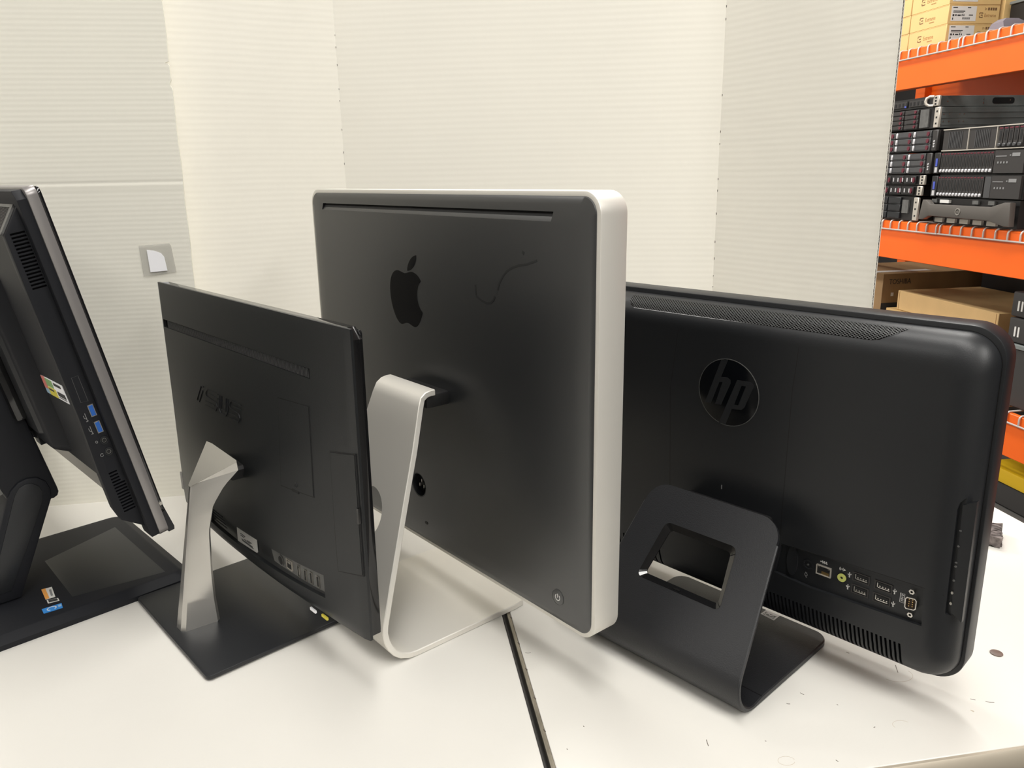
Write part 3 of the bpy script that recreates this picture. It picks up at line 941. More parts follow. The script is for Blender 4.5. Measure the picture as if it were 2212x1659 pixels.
# column
secs = []
for t in [i / 26 for i in range(27)]:
    # parameter from top (0) to base (1)
    za = 0.1823 + (0.0055 - 0.1823) * t
    ya = -0.0757 + (-0.1117 + 0.0757) * t
    tab = [(0.0, 0.0470, -0.0335, 0.2045), (0.10, 0.0415, -0.0500, 0.1880), (0.22, 0.0360, -0.0635, 0.1660), (0.40, 0.0310, -0.0705, 0.1330), (0.62, 0.0250, -0.0722, 0.0790), (0.82, 0.0190, -0.0710, 0.0390), (1.0, 0.0165, -0.0690, 0.0055)]
    for a, b in zip(tab[:-1], tab[1:]):
        if a[0] <= t <= b[0]:
            u = (t - a[0]) / (b[0] - a[0])
            us = u
            xr = a[1] + (b[1] - a[1]) * us; yf = a[2] + (b[2] - a[2]) * us; zf = a[3] + (b[3] - a[3]) * us
            break
    xa = .0035 + .0085 * t
    rdep = .004 + .001 * t
    secs.append([(-xr, yf, zf), (-xa, ya + rdep, za + .003 * (1 - t)), (-xa * .55, ya + .0008, za), (xa * .55, ya + .0008, za), (xa, ya + rdep, za + .003 * (1 - t)), (xr, yf, zf),
                 (xr * .8, yf + .004, zf), (-xr * .8, yf + .004, zf)])
top = [(-0.042, -0.0335, 0.2185), (-0.0036, -0.0748, 0.1838), (-0.0015, -0.0757, 0.1832), (0.0015, -0.0757, 0.1832), (0.0036, -0.0748, 0.1838), (0.0450, -0.0335, 0.2137), (0.036, -0.0300, 0.213), (-0.034, -0.030, 0.2165)]
bm = bmesh.new()
loft(bm, [top] + secs)
obj('column', bm, M['silver_col'], asus, ang=32, label='curved brushed silver column')
bm = bmesh.new()
prism(bm, rrect(-0.1145, 0.1185, -0.1235, 0.044, 0.006, 5), 'z', 0.0018, 0.0068, 0.0010)
obj('base_plate', bm, M['blk'], asus, label='square satin black base plate')
obj('rubber_pad', prism(bmesh.new(), rrect(-0.1105, 0.1145, -0.1195, 0.040, 0.005, 4), 'z', 0.0, 0.0019), M['dark'], asus)

# ================================================================ matte black computer on the folded stand
hp = thing('all_in_one_computer', 'wide matte black all-in-one computer on a folded black stand with a window', 'computer',
           (0.37712, 0.77664, 0), R(-56.22252))
HB_ = Matrix.Translation((0, 0, 0.02304)) @ Matrix.Rotation(R(1.95577), 4, 'X')
HW, HHt = 0.24951, 0.37082
# bezel frame
bm = bmesh.new()
prism(bm, rrect(-HW, HW, 0.0055, HHt, 0.031, 12), 'y', 0.0296, 0.0560, 0.0016, 2)
obj('bezel', bm, M['blk_hp'], hp, HB_, label='black bezel frame around the back shell')
obj('screen_glass', prism(bmesh.new(), rrect(-HW + .006, HW - .006, 0.011, HHt - .006, .024, 8), 'y', 0.0555, 0.0570), M['glass'], hp, HB_)
# back shell: pillow from concentric loops
hw, hh, rr, aa = .2460, .1775, .03, .03
def hp_loop(d):
    y = .03 * (1 - math.sqrt(max(0.0, 1 - (1 - d / aa) ** 2.2))) if d < aa else 0.0
    return [(x, y, z) for x, z in rrect(-hw + d, hw - d, .1880 - hh + d, .1880 + hh - d, max(rr - d * .55, .012), 12)]
bm = bmesh.new()
loft(bm, [[(x, .034, z) for x, _, z in hp_loop(0)]] + [hp_loop(d) for d in (0, .0002, .0008, .0018, .0032, .005, .0075, .0105, .014, .018, .0225, .027, .03)])
shell = obj('back_shell', bm, M['blk_hp'], hp, HB_, label='matte black back shell', ang=60)
def SP(x, z):
    qx = abs(x) - (hw - rr); qz = abs(z - .1880) - (hh - rr)
    d = -(math.hypot(max(qx, 0), max(qz, 0)) + min(max(qx, qz), 0) - rr)
    d = max(0, min(d, aa)); t = 1 - d / aa
    return .03 * (1 - math.sqrt(max(0, 1 - t ** 2.2)))
c = bmesh.new()
PR = [(0.0665, 0.1112), (0.2135, 0.1152), (0.2160, 0.0750), (0.1015, 0.0705), (0.0600, 0.0735)]
prism(c, PR, 'y', -0.01, 0.0046)
c.transform(HB_); cut(shell, c)
c = bmesh.new()
nslot = 34
for i in range(nslot):
    x = 0.2005 - i * 0.00455
    prism(c, [(x - .0040, .0465), (x - .0018, .0470), (x + .0002, .034), (x + .0006, .012), (x - .0016, .012), (x - .0020, .034)], 'y', -0.01, 0.0165)
c.transform(HB_); cut(shell, c)
c = bmesh.new()
for i in range(16):
    x = -0.095 - i * 0.0082
    prism(c, [(x - .0040, .0465), (x - .0014, .0470), (x + .0006, .034), (x + .0010, .012), (x - .0016, .012), (x - .0020, .034)], 'y', -0.01, 0.0165)
c.transform(HB_); cut(shell, c)
c = bmesh.new()
prism(c, [(0.2325, 0.204), (0.2335, 0.210), (0.2365, 0.2145), (0.241, 0.2175), (0.252, 0.2205), (0.252, 0.087), (0.2335, 0.0945)], 'y', -0.02, 0.0090)
c.transform(HB_); cut(shell, c)
# seams as thin dark grooves
def groove(pts, wd=.0009):
    fine = []
    for a, b in zip(pts[:-1], pts[1:]):
        n = max(1, int(math.hypot(b[0] - a[0], b[1] - a[1]) / .01))
        fine += [(a[0] + (b[0] - a[0]) * i / n, a[1] + (b[1] - a[1]) * i / n) for i in range(n)]
    fine.append(pts[-1])
    loops = []
    for i, p in enumerate(fine):
        a = Vector(fine[max(i - 1, 0)]); b = Vector(fine[min(i + 1, len(fine) - 1)])
        d = (b - a).normalized(); nn = Vector((-d.y, d.x)) * wd / 2
        loops.append([(p[0] + nn.x * s, SP(p[0] + nn.x * s, p[1] + nn.y * s) + h_, p[1] + nn.y * s) for s, h_ in ((-1, .0006), (-1, -.00012), (1, -.00012), (1, .0006))])
    loft(bm, loops)
bm = bmesh.new()
groove([(0.0746, 0.3525), (0.0725, 0.335), (0.0705, 0.31), (0.0685, 0.29), (0.0650, 0.154), (0.0648, 0.12)])
obj('seam', bm, M['dark'], hp, HB_)
bm = bmesh.new()
groove([(-0.068, 0.3508), (-0.0735, 0.335), (-0.0835, 0.262), (-0.0822, 0.120)])
obj('seam', bm, M['dark'], hp, HB_)
bm = bmesh.new()
groove([(0.0648, 0.1095), (0.0776, 0.1117), (0.1414, 0.1146), (0.2135, 0.1166), (0.2240, 0.1168), (0.2315, 0.114)], .0007)
obj('seam', bm, M['dark'], hp, HB_)
bm = bmesh.new()
lo = [(x, z) for x, _, z in hp_loop(0)]
lg = [(x, z) for x, z in rrect(-hw - .0007, hw + .0007, .1880 - hh - .0007, .1880 + hh + .0007, rr + .0007, 12)]
ring(bm, lg, lo, 'y', 0.0288, 0.0300)
obj('groove', bm, M['dark'], hp, HB_)
# perforated top vent
bm = bmesh.new()
uvl = bm.loops.layers.uv.new('UVMap')
poly = [(-0.1514, 0.3645), (0.1709, 0.3645), (0.1640, 0.3630), (0.1560, 0.3565), (0.1500, 0.3530), (0.1430, 0.3519), (-0.1400, 0.3516), (-0.1470, 0.3560), (-0.1514, 0.3620)]
nxv, nzv = 60, 10
def xlim(z):
    t = (z - .3516) / (.3632 - .3516)
    xr_ = .1425 + .0275 * t ** .8
    xl_ = -.1400 - .0114 * min(1, t * 1.8)
    return xl_, xr_
gv = []
for j in range(nzv + 1):
    z = .3516 + (.3632 - .3516) * j / nzv
    xl_, xr_ = xlim(z)
    gv.append([(xl_ + (xr_ - xl_) * i / nxv, z) for i in range(nxv + 1)])
vv = [[bm.verts.new((x, SP(x, z) - .0005, z)) for x, z in r] for r in gv]
for j in range(nzv):
    for i in range(nxv):
        f = bm.faces.new((vv[j][i], vv[j][i + 1], vv[j + 1][i + 1], vv[j + 1][i]))
        for lp in f.loops:
            cz = lp.vert.co
            arc = (cz.z - .3516) + abs(cz.y) * .9
            lp[uvl].uv = (cz.x, arc)
obj('vent_mesh', bm, M['perf'], hp, HB_, label='perforated ventilation strip along the top', ang=70)
bm = bmesh.new()
groove([(-0.1514, 0.3642), (-0.1508, 0.3600), (-0.1470, 0.3545), (-0.1400, 0.3514), (-0.05, 0.3514), (0.05, 0.3516), (0.1425, 0.3517), (0.1490, 0.3530), (0.1560, 0.3575), (0.1709, 0.3645)], .0010)
obj('vent_rim', bm, M['gloss'], hp, HB_)
# round maker's badge
bm = bmesh.new()
prism(bm, ellipse(-0.0062, 0.2710, 0.0372, 0.0380, 48), 'y', -0.0007, 0.0012, 0.0003)
badge = obj('badge', bm, M['badge'], hp, HB_, label='round gloss black badge with hp letters')
bm = bmesh.new()
ring(bm, ellipse(-0.0062, 0.2710, 0.0378, 0.0386, 48), ellipse(-0.0062, 0.2710, 0.0372, 0.0380, 48), 'y', -0.0008, 0.0008)
obj('badge_rim', bm, M['panel_grey'], badge, HB_)
bm = bmesh.new()
for poly in ([(-0.0352, 0.2541), (-0.0275, 0.2547), (-0.0175, 0.2815), (-0.0133, 0.2822), (-0.0220, 0.2549), (-0.0145, 0.2554), (-0.0033, 0.2822), (-0.0034, 0.2862), (-0.0078, 0.2885), (-0.0155, 0.2879), (-0.0075, 0.3085), (-0.0160, 0.3072)],
             [(-0.0164, 0.2338), (-0.0078, 0.2336), (-0.0006, 0.2535), (0.0112, 0.2546), (0.0147, 0.2582), (0.0249, 0.2838), (0.0243, 0.2862), (0.0212, 0.2884), (0.0047, 0.2878)]):
    prism(bm, poly, 'y', -0.0011, -0.0004)
obj('letter_shape', bm, M['blk_hp'], badge, HB_)
bm = bmesh.new()
prism(bm, [(0.0024, 0.2592), (0.0072, 0.2594), (0.0156, 0.2826), (0.0105, 0.2823)], 'y', -0.00125, -0.0006)
obj('letter_counter', bm, M['badge'], badge, HB_)
obj('lock_slot', bx(bmesh.new(), -0.0108, -0.0098, -0.0004, .0004, 0.1535, 0.1586), M['grey_print'], hp, HB_)
# ports in the recess
yr = 0.0046
pl = obj('port_plate', prism(bmesh.new(), [(a, b) for a, b in PR], 'y', yr - .0004, yr + .0006), M['blk_hp'], hp, HB_)
bm = bmesh.new()
prism(bm, ellipse(0.079, .094, .006, .018, 24), 'y', yr - .0030, yr)
obj('cable_hook', bm, M['blk'], hp, HB_)
bm = bmesh.new()
ring(bm, ellipse(0.0966, .0952, .0058, .0058, 22), ellipse(0.0966, .0952, .0042, .0042, 22), 'y', yr - .0016, yr)
q = obj('power_jack', bm, M['blk'], hp, HB_)
obj('jack_pin', prism(bmesh.new(), ellipse(0.0966, .0952, .0011, .0011, 10), 'y', yr - .0014, yr), M['panel_grey'], q, HB_)
q = obj('network_port', port_shell(bmesh.new(), 0.1143, .0947, .0162, .0112, yr - .0004, .0009, .0022), M['srv_ear'], hp, HB_)
obj('port_hole', bx(bmesh.new(), .1071, .1215, yr - .0012, yr - .0005, .0900, .0994), M['dark'], q, HB_)
obj('port_lamp', bx(bmesh.new(), .1073, .1100, yr - .0020, yr - .0012, .0975, .0993), M['metal'], q, HB_)
obj('port_lamp', bx(bmesh.new(), .1186, .1213, yr - .0020, yr - .0012, .0972, .0991), M['metal'], q, HB_)
obj('contact', bx(bmesh.new(), .1120, .1200, yr - .0016, yr - .0011, .0905, .0935), M['gold'], q, HB_)
bm = bmesh.new()
ring(bm, ellipse(.1340, .0945, .0045, .0045, 24), ellipse(.1340, .0945, .0015, .0015, 24), 'y', yr - .0024, yr)
q = obj('audio_jack', bm, M['lime'], hp, HB_, label='lime green audio jack')
obj('jack_hole', prism(bmesh.new(), ellipse(.1340, .0945, .0016, .0016, 12), 'y', yr - .0012, yr), M['dark'], q, HB_)
bm = bmesh.new()
ring(bm, ellipse(.1340, .0945, .0056, .0056, 24), ellipse(.1340, .0945, .0045, .0045, 24), 'y', yr - .0012, yr)
obj('jack_collar', bm, M['dark'], q, HB_)
for ux, uz in ((.1535, .1010), (.1532, .0866), (.1758, .1004), (.1752, .0860)):
    q = obj('usb_port', port_shell(bmesh.new(), ux, uz, .0178, .0104, yr, .0013, .0012), M['srv2'], hp, HB_)
    obj('port_hole', bx(bmesh.new(), ux - .0064, ux + .0066, yr - .0009, yr - .0003, uz - .0027, uz + .0031), M['dark'], q, HB_)
    obj('port_tongue', bx(bmesh.new(), ux - .0050, ux + .0062, yr - .0016, yr - .0008, uz - .0024, uz - .0016), M['metal'], q, HB_)
    bm = bmesh.new()
    for k in range(4):
        bx(bm, ux - .0038 + k * .0028, ux - .0026 + k * .0028, yr - .0015, yr - .0008, uz - .0008, uz + .0002)
    bx(bm, ux - .0060, ux - .0054, yr - .0013, yr - .0008, uz - .002, uz + .0028)
    obj('contact', bm, M['metal'], q, HB_)
ys = yr - .0004
bm = bmesh.new()
for ux, uz in ((.1412, .1006), (.1405, .0862), (.1868, .0999), (.1866, .0856)):
    usb_icon(bm, ux, uz, .0027, ys)
obj('printed_symbol', bm, M['white'], pl, HB_)
bm = bmesh.new()   # plug
stroke(bm, ellipse(.0948, .0822, .0015, .0018, 12), .0005, 'y', ys - .0002, ys, True)
for pts in ([(.0941, .0838), (.0941, .0852)], [(.0955, .0838), (.0955, .0852)], [(.0948, .0804), (.0949, .0792), (.0957, .0786)]):
    stroke(bm, pts, .0005, 'y', ys - .0002, ys)
obj('printed_symbol', bm, M['grey_print'], pl, HB_)
bm = bmesh.new()   # network
for k, (dx, dz) in enumerate(((-.0036, 0), (-.0018, .0010), (-.0012, -.0008), (.0002, .0010), (.0008, -.0008), (.0024, .0010), (.0030, -.0008))):
    bx(bm, .1137 + dx - .0006, .1137 + dx + .0006, ys - .0002, ys, .1040 + dz - .0006, .1040 + dz + .0006)
stroke(bm, [(.1101, .1040), (.1168, .1040)], .0004, 'y', ys - .0002, ys)
obj('printed_symbol', bm, M['white'], pl, HB_)
bm = bmesh.new()   # headset waves and arrow
for rdx in (.0012, .0022):
    stroke(bm, ellipse(.1327, .1037, rdx, rdx * 1.1, 8, 130, 230), .0004, 'y', ys - .0002, ys)
    stroke(bm, ellipse(.1327, .1037, rdx, rdx * 1.1, 8, -50, 50), .0004, 'y', ys - .0002, ys)
prism(bm, ellipse(.1327, .1037, .0005, .0005, 8), 'y', ys - .0002, ys)
prism(bm, [(.1352, .1048), (.1352, .1026), (.1370, .1037)], 'y', ys - .0002, ys)
obj('printed_symbol', bm, M['white'], pl, HB_)
bm = bmesh.new()   # serial port box
stroke(bm, [(.1924, .0905), (.1965, .0906), (.1965, .1006), (.1924, .1005)], .0005, 'y', ys - .0002, ys, True)
for z, rd in ((.0924, 0), (.0944, 1), (.0964, 0), (.0986, 1)):
    if rd:
        stroke(bm, ellipse(.1945, z, .0009, .0008, 10), .0004, 'y', ys - .0002, ys, True)
    else:
        stroke(bm, [(.1936, z), (.1954, z)], .0005, 'y', ys - .0002, ys)
obj('printed_symbol', bm, M['white'], pl, HB_)
bm = bmesh.new()
o_ = [(.1998, .0872), (.2072, .0885), (.2090, .0905), (.2090, .0995), (.2072, .1015), (.1998, .1005), (.1982, .0985), (.1982, .0890)]
i_ = [(.2003, .0882), (.2068, .0893), (.2081, .0909), (.2081, .0990), (.2068, .1005), (.2003, .0996), (.1991, .0981), (.1991, .0894)]
ring(bm, o_, i_, 'y', yr - .0040, yr)
q = obj('serial_port', bm, M['metal'], hp, HB_)
obj('port_hole', prism(bmesh.new(), i_, 'y', yr - .0010, yr - .0004), mat('brown_port_core', (.05, .03, .02), .6), q, HB_)
bm = bmesh.new()
for k in range(4):
    prism(bm, ellipse(.2018, .0909 + k * .0025, .0005, .0005, 8), 'y', yr - .0028, yr - .001)
    prism(bm, ellipse(.2050, .0912 + k * .0025, .0005, .0005, 8), 'y', yr - .0028, yr - .001)
obj('contact', bm, M['gold'], q, HB_)
for sx, sz in ((.2033, .1072), (.2040, .0818)):
    bm = bmesh.new()
    ring(bm, ellipse(sx, sz, .0028, .0028, 6), ellipse(sx, sz, .0013, .0013, 6), 'y', yr - .0035, yr)
    obj('hex_screw', bm, M['metal'], q, HB_)
# details of the side drive recess
bm = bmesh.new()
prism(bm, [(0.2360, .2085), (.2470, .2150), (.2478, .0900), (.2378, .0968)], 'y', 0.0072, 0.0130)
od = obj('disc_drive', bm, M['blk'], hp, HB_, label='recessed side disc drive')
for z, s in ((.118, .0016), (.1065, .0016), (.131, .0009), (.146, .0010), (.150, .0006), (.167, .0008), (.183, .0006)):
    obj('drive_stud', prism(bmesh.new(), ellipse(.2368, z, .0011, s, 10), 'y', 0.0062, 0.0080), M['panel_grey'] if s < .0012 else M['metal'], od, HB_)

# stand
K, Y0 = 0.7865, -0.1726
def wz(z): return 0.1008 + (0.0826 - 0.1008) * (z - .05) / .13
dirp = Vector((K, 1.0)).normalized()
nrm = Vector((dirp.y, -dirp.x))     # forward-down normal (inside of fold)
tp = 0.0052
ztop_ = 0.1755
prof = []   # outer profile from base front to plate top
RC = 0.016
prof += [(0.0560 - RC + RC * math.cos(R(a)), 0.0, 'b', RC * (1 - math.sin(R(a)))) for a in (3, 12, 25, 40, 55, 70, 90)]
prof += [(0.0, 0.0, 'b'), (-0.06, 0.0, 'b'), (-0.095, 0.0, 'b')]
# bend arc tangent to the base and to the plate; plate line passes (Y0+K z, z)
ang_p = math.atan2(1.0, K)           # plate direction angle from +y
# circle radius r centre (yc, r): distance to plate line = r
rb = 0.030
# line: y - K z - Y0 = 0, normal (1,-K)/sqrt(1+K^2); centre on inner side
yc = Y0 + K * rb + rb * math.sqrt(1 + K * K)
a_end = math.atan2(K, -1.0)          # direction from centre to tangent point on plate
a0 = R(270); a1 = math.atan2(1.0 * K, -1.0)
a1 = math.pi - math.atan(K)          # outward normal of plate (towards -y, +z)
for i in range(13):
    a = a0 + (a1 - a0) * i / 12
    prof.append((yc + rb * math.cos(a), rb + rb * math.sin(a), 'c'))
zt0 = prof[-1][1]
for i in range(1, 9):
    z = zt0 + (ztop_ - zt0) * i / 8
    prof.append((Y0 + K * z, z, 'p'))
pts2 = [(p[0], p[1]) for p in prof]
loops = []
Np = len(pts2)
for i, (y, z) in enumerate(pts2):
    a = Vector(pts2[max(i - 1, 0)]); b = Vector(pts2[min(i + 1, Np - 1)])
    d = (b - a).normalized()
    nn = Vector((d.y, -d.x))
    if prof[i][2] == 'b':
        hwid, tt = 0.1045, 0.0075
        nn = Vector((0, 1))
        if len(prof[i]) > 3: hwid -= prof[i][3]
    else:
        hwid, tt = min(0.1045, wz(z)), tp
        if prof[i][2] == 'c':
            hwid = 0.1045 + (wz(zt0) - 0.1045) * max(0, (z / zt0)) ** 2
    if nn.y < -0.0 and prof[i][2] != 'p' and False:
        nn = -nn
    e = .0012
    # inside direction: for base up (+z), for bend towards centre, for plate forward-down
    if prof[i][2] == 'b': nn = Vector((0, 1))
    elif prof[i][2] == 'c': nn = (Vector((yc, rb)) - Vector((y, z))).normalized()
    else: nn = Vector((1, -K)).normalized()
    iy, iz = y + nn.x * tt, z + nn.y * tt
    loops.append([(-hwid, y + nn.x * e, z + nn.y * e), (-hwid + e, y, z), (hwid - e, y, z), (hwid, y + nn.x * e, z + nn.y * e),
                  (hwid, iy - nn.x * e, iz - nn.y * e), (hwid - e, iy, iz), (-hwid + e, iy, iz), (-hwid, iy - nn.x * e, iz - nn.y * e)])
bm = bmesh.new()
loft(bm, loops)
hst = obj('stand', bm, M['blk_foot'], hp, ang=50, label='folded grained black stand with a rectangular window')
# frame of the plate: local axes u = x, v = along the plate
PM = Matrix(((1, 0, 0, 0), (0, nrm.x * 1.0, dirp.x, Y0), (0, nrm.y * 1.0, dirp.y, 0), (0, 0, 0, 1)))
sc1 = math.sqrt(1 + K * K)
def vz(z): return z * sc1
# round the top corners
c = bmesh.new()
vt = vz(ztop_)
r_ = 0.026
for s in (-1, 1):
    wtop = wz(ztop_)
    pts = [(s * (wtop + .02), vt + .02), (s * (wtop + .02), vt - r_ * 1.05)]
    for i in range(11):
        a = R(90 * i / 10)
        pts.append((s * (wtop + .0012 - r_ + r_ * math.cos(a)), vt - r_ + r_ * math.sin(a)))
    pts.append((s * (wtop - r_), vt + .02))
    if s < 0: pts = pts[::-1]
    prism(c, pts, 'y', -0.02, 0.03)
c.transform(PM)
cut(hst, c)
def win(grow_, r):
    zt_w, zb_w = vz(.1421) + grow_, vz(.0882) - grow_
    wt_w, wb_w = .0455 + grow_, .0537 + grow_
    q = [Vector((wt_w, zt_w)), Vector((-wt_w, zt_w)), Vector((-wb_w, zb_w)), Vector((wb_w, zb_w))]
    pts = []
    for i in range(4):
        p, a, b = q[i], q[i - 1], q[(i + 1) % 4]
        d0 = (a - p).normalized(); d1_ = (b - p).normalized()
        s0 = p + d0 * r; s1 = p + d1_ * r
        for k in range(7):
            t = k / 6
            pts.append(tuple(s0 * (1 - t) ** 2 + p * 2 * t * (1 - t) + s1 * t * t))
    return pts
c = bmesh.new()
prism(c, win(0.0, .008), 'y', -0.02, 0.03)
c.transform(PM)
cut(hst, c)
bm = bmesh.new()
L0 = [(x, -0.0003, z) for x, z in win(0.0003, .008)]
L1 = [(x, 0.0046, z) for x, z in win(-0.0064, .005)]
L2 = [(x, 0.0056, z) for x, z in win(-0.0064, .005)]
L3 = [(x, 0.0056, z) for x, z in win(0.0003, .008)]
loft(bm, [L0, L1, L2, L3, L0], False, False)
obj('window_trim', bm, M['gloss'], hp, PM, label='glossy bevelled trim of the stand window')
obj('window_notch', bx(bmesh.new(), -0.006, 0.003, 0.0006, 0.0050, vz(.0882) + .0018, vz(.0882) + .0036), M['gloss'], hp, PM)
obj('hinge_block', bx(bmesh.new(), -0.055, 0.055, -0.047, 0.006, 0.140, 0.162, 0.004), M['dark'], hp)
obj('foot_groove', bx(bmesh.new(), -0.1043, 0.1043, -0.0955, -0.0948, 0.0070, 0.0080), M['dark'], hp)
sk_ = obj('sticker', prism(bmesh.new(), [(0.0240, 0.0565), (0.0425, 0.0560), (0.0425, 0.0405), (0.0240, 0.0425)], 'z', 0.0070, 0.0078), M['white'], hp, label='white outlined sticker on the stand foot')
bm = bmesh.new()
prism(bm, [(0.0262, 0.0520), (0.0404, 0.0516), (0.0404, 0.0432), (0.0262, 0.0446)], 'z', 0.0077, 0.0080)
obj('sticker_panel', bm, M['panel_grey'], sk_)
bm = bmesh.new()
stroke(bm, [(0.026, .047), (0.031, .0436), (0.037, .0434), (0.041, .046)], .0008, 'z', .0079, .0082)
stroke(bm, [(0.028, .0475), (0.031, .0495), (0.034, .0470), (0.038, .0490)], .0016, 'z', .0079, .0082)
stroke(bm, [(0.027, .0510), (0.040, .0508)], .0016, 'z', .0079, .0082)
obj('small_print', bm, M['white'], sk_)
# pale small print inside, seen through the window
bm = bmesh.new()
for k, (x0, x1, z) in enumerate(((-.030, .006, .0800), (-.029, .004, .0780), (.036, .046, .0770), (.038, .047, .0752))):
    bx(bm, x0, x1, -.0004, .0002, z, z + .0009)
obj('small_print', bm, M['dim_print'], hp, HB_)

# ================================================================ computer at the left edge, tilted back
lnv = thing('all_in_one_computer', 'black all-in-one computer tilted back at the left edge, grey side trim and open ports', 'computer',
            (-0.367, 1.138, 0), R(-55))
LB = Matrix.Translation((0, -0.0545, 0.125)) @ Matrix.Rotation(R(11), 4, 'X')
LW = 0.25
# side trim and front
obj('screen_glass', prism(bmesh.new(), rrect(-LW + .001, LW - .001, 0.030, 0.4135, .008, 5), 'y', -0.0046, -0.0008, 0.0008), M['glass'], lnv, LB)
bm = bmesh.new()
prism(bm, rrect(-LW, LW, 0.0055, 0.4150, 0.009, 6), 'y', -0.0152, -0.0045, 0.0008)
obj('bezel', bm, M['grey_strip'], lnv, LB, label='warm grey metal-look bezel rim')
bm = bmesh.new()
prism(bm, [(-0.0046, 0.042), (-0.0006, 0.0415), (0.0032, 0.0085), (0.0022, 0.0045), (-0.0046, 0.0045)], 'x', -LW + .004, LW - .004)
obj('speaker_bar', bm, M['blk'], lnv, LB)
obj('trim_clip', bx(bmesh.new(), LW - .0015, LW + .0006, -0.0046, -0.0010, 0.0425, 0.0465), M['metal'], lnv, LB)
bm = bmesh.new()
prism(bm, [(-LW + .002, .009), (-LW + .028, .009), (-LW + .034, .050), (LW - .034, .050), (LW - .028, .009), (LW - .002, .009), (LW - .002, .404), (LW - .011, .413), (-LW + .011, .413), (-LW + .002, .404)], 'y', -0.0246, -0.0150, 0.0006)
obj('rear_frame', bm, M['blk_lnv'], lnv, LB)
# deep rear cover
CW = 0.2365
sidep = [(-0.0235, 0.020), (-0.0450, 0.0405), (-0.0485, 0.0570), (-0.0480, 0.11), (-0.0455, 0.173), (-0.0452, 0.31), (-0.0442, 0.3735), (-0.0235, 0.3990)]
bm = bmesh.new()
midp = [(-0.0235, 0.066), (-0.0320, 0.0775), (-0.0460, 0.0970), (-0.0455, 0.173), (-0.0452, 0.31), (-0.0442, 0.3735), (-0.0235, 0.3990)]
prism(bm, midp, 'x', -CW + .012, CW - .012)
prism(bm, sidep, 'x', CW - .013, CW, 0.0008)
prism(bm, sidep, 'x', -CW, -CW + .013, 0.0008)
cov = obj('rear_cover', bm, M['blk_lnv'], lnv, LB, label='deep charcoal rear cover with side vents and ports')
c = bmesh.new()
for i in range(16):
    z = 0.3735 - i * (0.3735 - 0.3172) / 15
    bx(c, CW - .006, CW + .01, -0.0392, -0.0255, z - .0012, z + .0008)
for i in range(14):
    z = 0.0992 - i * (0.0992 - 0.0490) / 13
    bx(c, CW - .006, CW + .01, -0.0392, -0.0262 if i > 3 else -0.0300, z - .0012, z + .0008)
c.transform(LB)
cut(cov, c)
# grille on the sloping top of the cover
nG = Vector((-(0.3990 - 0.3735), -(0.0442 - 0.0235))).normalized()
def slant(t, off=0.0):
    y = -0.0442 + (0.0442 - 0.0235) * t; z = 0.3735 + (0.3990 - 0.3735) * t
    return (y - .77 * off, z + .63 * off)
bm = bmesh.new()
a, b, c_, d_ = slant(.06), slant(.94), slant(.94, .0012), slant(.06, .0012)
prism(bm, [a, b, c_, d_], 'x', -0.223, 0.223)
gr = obj('vent_grille', bm, M['blk'], lnv, LB)
for (x0, x1, t0, t1) in ((-0.230, 0.230, 0.90, 1.0), (-0.230, 0.230, 0.0, 0.07), (0.222, 0.230, 0.0, 1.0), (-0.230, -0.222, 0.0, 1.0)):
    bm = bmesh.new()
    prism(bm, [slant(t0), slant(t1), slant(t1, .0022), slant(t0, .0022)], 'x', x0, x1)
    obj('grille_frame', bm, M['panel_grey'], gr, LB)
bm = bmesh.new()
for i in range(88):
    x = -0.2175 + i * 0.005
    prism(bm, [slant(.08), slant(.89), slant(.89, .0019), slant(.08, .0019)], 'x', x, x + .0022)
obj('vent_slat', bm, M['srv2'], gr, LB, kind='stuff')
# central bulge
bm = bmesh.new()
def lp(x0, x1, z0, z1, y, r): return [(x, y, z) for x, z in rrect(x0, x1, z0, z1, r, 5)]
loft(bm, [lp(-.130, .130, .098, .330, -.0440, .012), lp(-.129, .129, .100, .328, -.0470, .012), lp(-.120, .120, .1080, .305, -.0600, .010), lp(-.116, .116, .1120, .300, -.0622, .010)])
obj('rear_bulge', bm, M['blk_lnv'], lnv, LB)
bm = bmesh.new()
loft(bm, [lp(-.105, .105, .125, .262, -.0615, .008), lp(-.100, .100, .128, .258, -.0660, .006)])
obj('mount_plate', bm, M['blk'], lnv, LB)
obj('mount_bracket', bx(bmesh.new(), -.052, .066, -.078, -.064, .142, .252, .003), M['gloss'], lnv, LB)
# side ports
for uz in (.1755, .1553):
    q = obj('usb_port', prism(prism(bmesh.new(), [(-.0336, uz - .0070), (-.0276, uz - .0070), (-.0276, uz + .0070), (-.0336, uz + .0070)], 'x', CW - .0006, CW + .0010), [(-.0336, uz - .0070), (-.0328, uz - .0070), (-.0328, uz + .0070), (-.0336, uz + .0070)], 'x', CW, CW + .0012), M['metal'], lnv, LB)
    obj('port_tongue', prism(bmesh.new(), [(-.0328, uz - .0058), (-.0284, uz - .0062), (-.0284, uz + .0062), (-.0328, uz + .0058)], 'x', CW + .0004, CW + .0014), M['usb_blue'], q, LB)
for uz in (.1385, .1243):
    bm = bmesh.new()
    ring(bm, ellipse(-.0306, uz, .0044, .0048, 22), ellipse(-.0306, uz, .0032, .0035, 22), 'x', CW - .0002, CW + .0012)
    q = obj('audio_jack', bm, M['blk'], lnv, LB)
    obj('jack_hole', prism(bmesh.new(), ellipse(-.0306, uz, .0020, .0021, 14), 'x', CW, CW + .0009), M['dark'], q, LB)
    bm = bmesh.new()
    ring(bm, ellipse(-.0306, uz, .0026, .0028, 16), ellipse(-.0306, uz, .0020, .0021, 16), 'x', CW, CW + .0011)
    obj('jack_contact', bm, M['panel_grey'], q, LB)
bm = bmesh.new()
